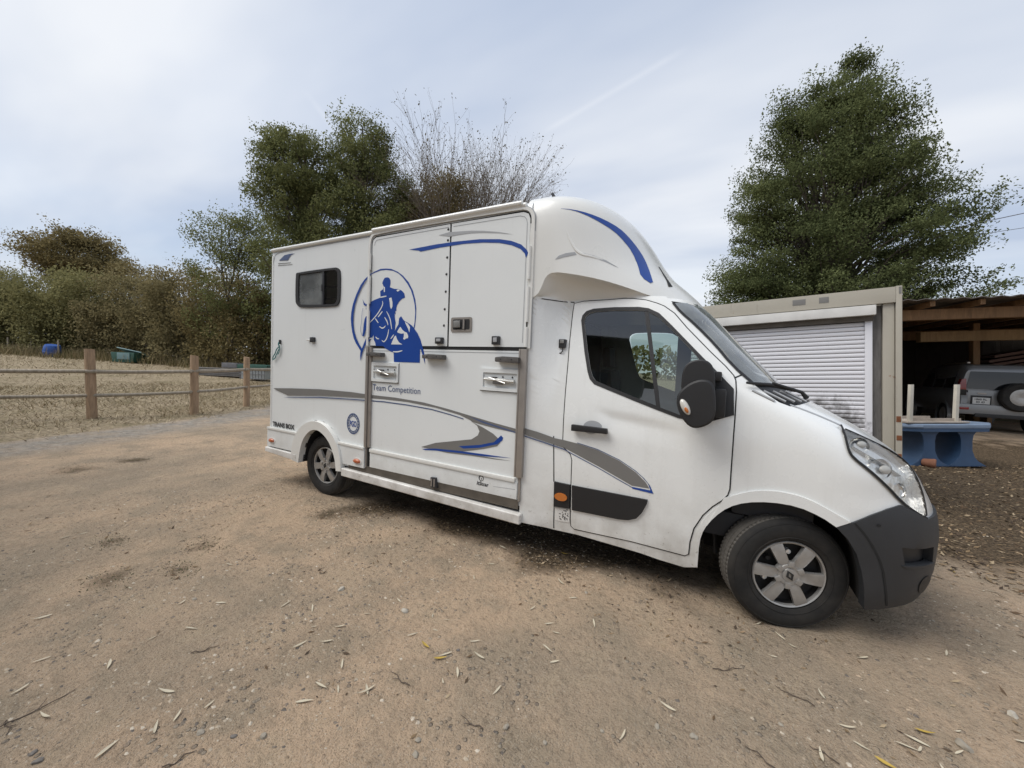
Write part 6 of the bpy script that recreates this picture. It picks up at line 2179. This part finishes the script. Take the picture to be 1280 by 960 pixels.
# overhead wires
M["wire"] = plain("wire", (.10, .10, .11), .6)
for i, (a, b_, lab) in enumerate(((at_px(1198, 284, 21), at_px(1700, 160, 21), "upper thin overhead wire right of the big oak"), (at_px(1218, 294, 21), at_px(1700, 205, 21), "lower thin overhead wire right of the big oak"))):
    pts = [a.lerp(b_, t / 12) - Vector((0, 0, .25 * math.sin(math.pi * t / 12))) for t in range(13)]
    tag(MB().tube(pts, .022 if i == 0 else .014, 5).obj("overhead_wire", M["wire"]), lab, "wire", "overhead wires")

# farm building behind the photographer (seen only as a reflection in the glass)
M["render_wall"] = plain("grey_render", (.16, .145, .125), .9, var=.2, scale=2)
M["slate"] = plain("slate_roof", (.06, .058, .06), .7, var=.3, scale=3)
hs = empty("farm_building", (-1.5, -6.9, 0), "grey rendered farm building behind the photographer, mirrored in the cab window", "building")
hs.rotation_euler = (0, 0, math.radians(-9))
MB().box((-9, -5, -.3), (3.6, 0, 6.2)).obj("wall", M["render_wall"], hs)
rf = MB().add([(-9.4, .35, 6.1), (4.0, .35, 6.1), (4.0, -2.5, 7.9), (-9.4, -2.5, 7.9), (-9.4, -5.5, 6.1), (4.0, -5.5, 6.1)], [(0, 1, 2, 3), (3, 2, 5, 4), (0, 3, 4), (1, 5, 2), (0, 4, 5, 1)]).obj("roof", M["slate"], hs)
MB().tube([(-9.4, .40, 6.08), (4.0, .40, 6.08)], .07, 8).obj("gutter", M["rimdark"], hs)
for x in (-7.6, -5.0, -2.4, .2, 2.2):
    for z in (1.0, 3.6):
        w_ = MB().box((x - .45, -.02, z), (x + .45, .02, z + 1.2)).obj("window", M["cargla"], hs)
        MB().box((x - .55, .0, z - .08), (x + .55, .10, z)).obj("sill", M["stonepale"], w_)
# ------------------------------------------------------------------ trees, hedge
M["bark"] = plain("bark", (.085, .070, .055), .95, var=.35, scale=6, bump=.6, bscale=12)
M["bark2"] = plain("pale_bark", (.16, .135, .11), .95, var=.3, scale=6)
M["leaf_oak"] = leafmat("oak_leaf", (.066, .084, .038), (.195, .220, .098))
M["leaf_tree"] = leafmat("tree_leaf", (.082, .096, .040), (.255, .265, .116))
M["leaf_brown"] = leafmat("turning_leaf", (.125, .105, .050), (.300, .245, .122))
M["leaf_hedge"] = leafmat("hedge_leaf", (.150, .148, .064), (.350, .320, .158), patch_scale=.22)
M["leaf_rust"] = leafmat("rusty_leaf", (.155, .136, .068), (.345, .290, .158), patch_scale=.25)
M["leaf_sparse"] = leafmat("sparse_leaf", (.075, .065, .035), (.170, .140, .080))
CAMG = Vector((3.88, -2.80, 1.535))
LEVEL = Vector((0, 0, 1)).rotation_difference(CAM_U).to_euler()     # true vertical: the yard slopes under the lorry


NPR = np.random.default_rng(17)


def leaves_into(buf, c, n, spread, size, droop=0.0, axis=None):
    """n small leaf faces round c, spread along a twig axis; appends an (n, 4, 3) block"""
    if n < 1:
        return
    A = np.array((1., 0, 0) if axis is None else tuple(axis))
    L = math.hypot(A[0], A[1]) or 1
    Bx = np.array((-A[1] / L, A[0] / L, 0))
    g = np.clip(NPR.normal(size=(n, 3)), -1.7, 1.7) * np.array(spread)
    p = np.array(tuple(c)) + g[:, :1] * A + g[:, 1:2] * Bx + g[:, 2:3] * np.array((0, 0, 1.))
    s = (size * NPR.uniform(.6, 1.35, (n, 1)))
    a, t, b = NPR.uniform(0, 6.2832, n), NPR.normal(0, .75, n), NPR.normal(0, .8, n)
    d = np.stack((np.cos(a) * np.cos(t), np.sin(a) * np.cos(t), np.sin(t) - droop), 1) * s * .6
    e = np.stack((-np.sin(a) * np.cos(b), np.cos(a) * np.cos(b), np.sin(b)), 1) * s * .42
    buf.append(np.stack((p - d, p + e, p + d, p - e), 1))


def leaf_obj(name, buf, mat, parent=None):
    co = np.concatenate(buf).reshape(-1, 3).astype(np.float32)
    n = len(co) // 4
    me = bpy.data.meshes.new(name)
    me.vertices.add(len(co))
    me.vertices.foreach_set("co", co.ravel())
    me.loops.add(4 * n)
    me.loops.foreach_set("vertex_index", np.arange(4 * n, dtype=np.int32))
    me.polygons.add(n)
    me.polygons.foreach_set("loop_start", np.arange(0, 4 * n, 4, dtype=np.int32))
    me.update(calc_edges=True)
    return link(name, me, mat, parent)


def spray(c, b, rr):
    """twigs point outwards from the stem and a little up"""
    d = Vector((c.x - b[0] * .6 + rr.gauss(0, .4), c.y - b[1] * .6 + rr.gauss(0, .4), 0))
    if d.length < .2:
        d = Vector((rr.gauss(0, 1), rr.gauss(0, 1), 0))
    d.normalize()
    d.z = rr.gauss(.22, .25)
    return d.normalized()


def limb(mb, a, b_, r0, r1, rr, seg=6, n=5, sag=.0, wob=.06):
    a, b_ = Vector(a), Vector(b_)
    L = (b_ - a).length
    pts, rad = [], []
    o = Vector((rr.random() * 40, rr.random() * 40, 0))
    for k in range(n + 1):
        t = k / n
        p = a.lerp(b_, t)
        w = math.sin(math.pi * t) * L * wob
        p += Vector((noise.noise(o + Vector((t * 2.5, 0, 0))), noise.noise(o + Vector((0, t * 2.5, 9))), .5 * noise.noise(o + Vector((5, 0, t * 2.5))))) * w * 2
        p.z += sag * math.sin(math.pi * t) * L
        pts.append(p)
        rad.append(r0 + (r1 - r0) * t)
    mb.tube(pts, rad, seg, cap=False)
    return pts


def tree(name, base, h, blobs, clumps, per, size, leaf, label, cat="tree", group=None, r0=.28, spread=(.5, .5, .28), seed=1, shell=.55, bark="bark", twigs=True, stems=1, low=.15, droop=.1):
    """blobs: (dx, dy, z, rx, ry, rz, weight) around the base; clumps of leaves sit in them on forking limbs"""
    rr = random.Random(seed)
    bx, by = base
    bz = ground_z(bx, by)
    root = empty(name, (bx, by, bz), label, cat, group)
    root.rotation_euler = LEVEL
    mb = MB()
    bv = []
    tot = sum(b[6] for b in blobs)
    stems_p = []
    for s in range(stems):
        ox, oy = (rr.uniform(-.5, .5) * (stems > 1) * 1.2, rr.uniform(-.5, .5) * (stems > 1) * 1.2)
        tb_ = blobs[s % len(blobs)]
        topp = (tb_[0] * .8 + ox, tb_[1] * .8 + oy, min(h * .96, tb_[2] + tb_[5] * .7))
        stems_p.append(limb(mb, (ox, oy, -.3), topp, r0 / math.sqrt(stems), r0 * .12, rr, 9, 9, 0, .035))
    for b in blobs:
        nb = max(2, int(clumps * b[6] / tot))
        fork = None
        for k in range(nb):
            # point in the ellipsoid, pushed outwards
            while True:
                q = Vector((rr.uniform(-1, 1), rr.uniform(-1, 1), rr.uniform(-1, 1)))
                if .05 < q.length <= 1:
                    break
            q = q.normalized() * (q.length ** shell)
            wob = 1 + .28 * noise.noise(q * 1.9 + Vector((seed * 3.1, b[0], b[2])))
            c = Vector((b[0] + q.x * b[3] * wob, b[1] + q.y * b[4] * wob, b[2] + q.z * b[5] * wob))
            if c.z < low * h:
                continue
            sp = rr.uniform(.6, 1.25)
            leaves_into(bv, c, int(per * rr.uniform(.5, 1.5)), (spread[0] * sp * 1.25, spread[1] * sp * .72, spread[2] * sp), size, droop, axis=spray(c, b, rr))
            if twigs and (k % 3 == 0):
                st_ = stems_p[rr.randrange(len(stems_p))]
                zt_ = max(low * h * .7, c.z - rr.uniform(.15, .5) * h * .55)
                p0 = min(st_, key=lambda p: abs(p.z - zt_))
                limb(mb, p0, c, r0 * rr.uniform(.10, .24), .012, rr, 5, 5, .04, .07)
    tk = mb.obj("trunk", M[bark], root)
    leaf_obj("crown", bv, M[leaf], root)
    return root


def tpos(u, d):
    p = CAMG + Vector((CAM_R.x, CAM_R.y, 0)) * ((u - 640) / 482 * d) + Vector((CAM_F.x, CAM_F.y, 0)) * d
    return (p.x, p.y)


rx_, ry_ = Vector((CAM_R.x, CAM_R.y)), Vector((CAM_F.x, CAM_F.y))


def B(lat, z, r, rz, w=1.0, dep=0.0, rd=None):
    """blob given across the view: lateral offset, height, radius across, radius up"""
    return (rx_.x * lat + ry_.x * dep, rx_.y * lat + ry_.y * dep, z, r, rd or r * RDF, rz, w)


# big oak behind the container
RDF = .66
tree("oak_tree", tpos(1052, 20), 17.6, [B(-.8, 4.8, 5.8, 2.2, 2.8), B(-.5, 7.8, 5.3, 2.4, 3.0), B(-.5, 10.8, 4.6, 2.3, 2.4), B(-.6, 13.2, 3.4, 1.9, 1.4), B(-1.5, 15.2, 1.6, 1.5, .5), B(.7, 16.6, .6, 1.5, .22), B(.1, 14.8, 1.8, 1.4, .5),
      B(2.7, 9.8, 1.3, 1.3, .4), B(2.1, 12.6, 1.0, 1.1, .3), B(3.2, 5.0, 1.3, 1.0, .3), B(-4.4, 6.3, 1.2, 1.3, .3), B(-3.6, 10.0, 1.2, 1.4, .3), B(2.9, 7.2, 1.0, .8, .2), B(-5.8, 4.4, 1.0, .8, .2)],
     1250, 240, .088, "leaf_oak", "large dark green oak rising behind the cream container", r0=.42, spread=(.40, .46, .16), seed=3, low=.12)
RDF = 1.0
# trees behind the lorry
tree("broadleaf_tree", tpos(395, 22), 15, [B(-.9, 11.8, 2.3, 2.1, 1.5), B(.4, 9.6, 2.4, 2.2, 1.2), B(-1.9, 10.4, 1.6, 1.6, .6), B(-.4, 7.0, 2.8, 2.2, 1.2), B(-1.9, 13.4, 1.1, 1.2, .3), B(.6, 4.5, 2.6, 2.0, .7)],
     480, 190, .092, "leaf_tree", "leafy green tree with wide crown, left of the pair behind the lorry", r0=.30, spread=(.32, .36, .22), seed=5)
tree("broadleaf_tree", tpos(458, 23), 16.2, [B(-.3, 14.0, 1.5, 2.0, 1.0), B(.5, 11.2, 2.2, 2.0, 1.2), B(.2, 8.6, 2.8, 2.0, 1.2), B(-.6, 5.4, 2.8, 2.4, .8), B(2.0, 9.0, 1.6, 1.8, .6)],
     420, 190, .092, "leaf_tree", "tall green tree with pointed crown, right of the pair behind the lorry", r0=.30, spread=(.32, .36, .22), seed=8)
tree("broadleaf_tree", tpos(545, 24), 13.6, [B(.6, 11.3, 1.4, 2.0, 1.0), B(-.9, 9.8, 1.7, 1.8, .9), B(.0, 7.2, 2.4, 2.2, .9), B(-1.8, 11.3, .8, 1.2, .25)],
     220, 170, .10, "leaf_brown", "smaller olive brown tree between the green trees and the bare one", r0=.22, spread=(.40, .40, .34), seed=12)


def bare_tree(name, base, h, wid, label, seed, leafn, r0=.16, stems=5, leaf="leaf_sparse", lean=0.0):
    rr = random.Random(seed)
    bx, by = base
    root = empty(name, (bx, by, ground_z(bx, by)), label, "tree")
    root.rotation_euler = LEVEL
    mb = MB()
    bv = []

    def grow(p, d, L, r, lev):
        e = p + d * L
        pts = limb(mb, p, e, r, r * .55, rr, 6 if lev < 2 else 4, 4, .0, .05)
        if lev >= 5 or (lev >= 4 and rr.random() < .35):
            if rr.random() < leafn:
                leaves_into(bv, e, rr.randint(1, 4), (.12, .12, .12), .075)
            return
        for k in range(rr.choice((2, 3, 3))):
            q = pts[rr.choice((2, 3, 4))]
            nd = (d + Vector((rr.gauss(0, .42), rr.gauss(0, .42), rr.gauss(.04, .24)))).normalized()
            grow(q, nd, L * rr.uniform(.55, .82), r * .52, lev + 1)
        grow(pts[-1], (d + Vector((rr.gauss(0, .15), rr.gauss(0, .15), .05))).normalized(), L * .75, r * .55, lev + 1)
    for s in range(stems):
        a = (s + .5) / stems - .5
        d = (Vector((CAM_R.x, CAM_R.y, 0)) * (a * wid * 2 + lean) + Vector((CAM_F.x, CAM_F.y, 0)) * rr.uniform(-.2, .2) + Vector((0, 0, 1))).normalized()
        grow(Vector((rr.uniform(-.4, .4), rr.uniform(-.4, .4), -.2)), d, h * .36, r0 * rr.uniform(.8, 1.1), 0)
    mb.obj("branches", M["bark2"], root)
    leaf_obj("leaves", bv, M[leaf], root)
    return root


bare_tree("bare_tree", tpos(576, 25), 14.3, .24, "nearly leafless tree with fine upright twigs behind the lorry's roof", 21, .8, r0=.13, stems=14)
bare_tree("bare_tree", tpos(205, 36), 7.6, .30, "pale leafless shrub-like tree poking above the hedge", 22, .35, r0=.09, stems=4)
bare_tree("bare_tree", tpos(12, 44), 8.0, .30, "greyish bare treetop at the far left edge above the hedge", 23, .3, r0=.09, stems=4)
# trees left of the lorry
tree("broadleaf_tree", tpos(300, 27), 11.5, [B(-.6, 9.0, 2.2, 1.7, 1.2), B(1.2, 9.6, 1.8, 1.5, .8), B(-.4, 6.2, 2.6, 2.0, .8), B(1.5, 6.0, 1.8, 2.2, .7), B(0, 3.4, 2.4, 1.6, .5)],
     190, 130, .105, "leaf_tree", "thin-leaved green tree beside the lorry's rear edge", r0=.16, spread=(.50, .50, .32), seed=31, stems=3)
tree("broadleaf_tree", tpos(92, 46), 15.2, [B(0, 11.0, 3.8, 2.2, 2.0), B(-2.8, 9.8, 2.0, 1.8, .6), B(3.4, 9.4, 2.6, 1.6, .8), B(.6, 12.9, 2.0, 1.0, .5), B(5.8, 8.6, 2.0, 1.2, .4)],
     260, 130, .19, "leaf_brown", "round brownish tree standing above the hedge on the left", r0=.40, spread=(.85, .85, .30), seed=33)


def shrub(u, d, h, w, leaf, label, seed, dens_=1.0):
    n = max(60, int(125 * dens_))
    return tree("hedge_shrub", tpos(u, d), h, [B(0, h * .62, w, h * .40, 1.6), B(-w * .45, h * .38, w * .8, h * .34, 1.0), B(w * .45, h * .40, w * .8, h * .34, 1.0), B(0, h * .15, w * .95, h * .20, .6)],
                n, 210, .14, leaf, label, "shrub", "thicket along the paddock", r0=.16, spread=(.60, .60, .42), seed=seed, stems=6, low=.02, shell=.42)


shrub(-58, 33, 7.0, 2.9, "leaf_hedge", "olive hedge shrub cut by the photo's left edge", 41)
shrub(-10, 33.5, 7.0, 2.9, "leaf_hedge", "olive hedge shrub at far left behind the thin stakes", 42)
shrub(36, 34, 7.1, 2.8, "leaf_hedge", "dense olive hedge shrub left of the blue barrel", 43)
shrub(78, 33, 6.9, 2.8, "leaf_hedge", "olive hedge shrub right behind the blue barrel", 44)
shrub(120, 34, 7.1, 2.8, "leaf_hedge", "olive hedge shrub above the nearest fence post", 45)
shrub(158, 33, 7.1, 2.6, "leaf_rust", "rusty brown hedge shrub behind the green trough", 46)
shrub(196, 32, 7.2, 2.4, "leaf_rust", "rusty brown hedge shrub right of the trough", 47)
shrub(236, 31, 7.6, 2.4, "leaf_rust", "tall rusty brown shrub behind the middle fence post", 48, .9)
shrub(272, 29, 7.0, 1.9, "leaf_brown", "loose brown shrub beside the thin green tree", 49, .6)
shrub(322, 27, 6.5, 1.9, "leaf_brown", "loose olive shrub against the lorry's rear edge", 50, .6)
shrub(372, 27, 7.0, 2.4, "leaf_tree", "dark shrub hidden behind the lorry's rear", 51, .6)

# rank grass at the hedge foot
mb = MB()
rg2 = random.Random(91)
for k in range(12000):
    u, d = rg2.uniform(-70, 345), rg2.gauss(30.0, .9) - max(0, (rg2.random() - .6)) * 3
    d = d - max(0, (u - 200)) * .028
    x, y = tpos(u, d)
    h = rg2.uniform(.25, .95) * (1 if rg2.random() < .6 else .6)
    a, w = rg2.random() * 6.28, rg2.uniform(.01, .03)
    z = ground_z(x, y) - .02
    dx, dy = math.cos(a) * w, math.sin(a) * w
    ex, ey = rg2.gauss(0, .25) * h, rg2.gauss(0, .25) * h
    mb.add([(x - dx, y - dy, z), (x + dx, y + dy, z), (x + ex, y + ey, z + h)], [(0, 1, 2)])
tag(mb.obj("rank_grass", M["tallgrass"], smooth=False), "tall dry grass growing along the foot of the hedge", "grass", kind="stuff")

# far wood on the skyline beyond the yard
fw = []
rg3 = random.Random(77)
for k in range(11000):
    a = math.radians(rg3.uniform(-95, 75))
    R_ = rg3.gauss(96, 3.5)
    x, y = 3.9 + R_ * math.sin(a), -2.8 + R_ * math.cos(a)
    top = 6.5 + 2.6 * noise.noise(Vector((a * 9, 0, 0))) + 1.6 * noise.noise(Vector((a * 31, 3, 0)))
    z = ground_z(x, y) + top * rg3.random() ** .7
    leaves_into(fw, (x, y, z), 1, (.5, .5, .3), 1.15)
tag(leaf_obj("far_wood", fw, M["leaf_hedge"]), "distant belt of trees along the skyline", "wood", kind="stuff")
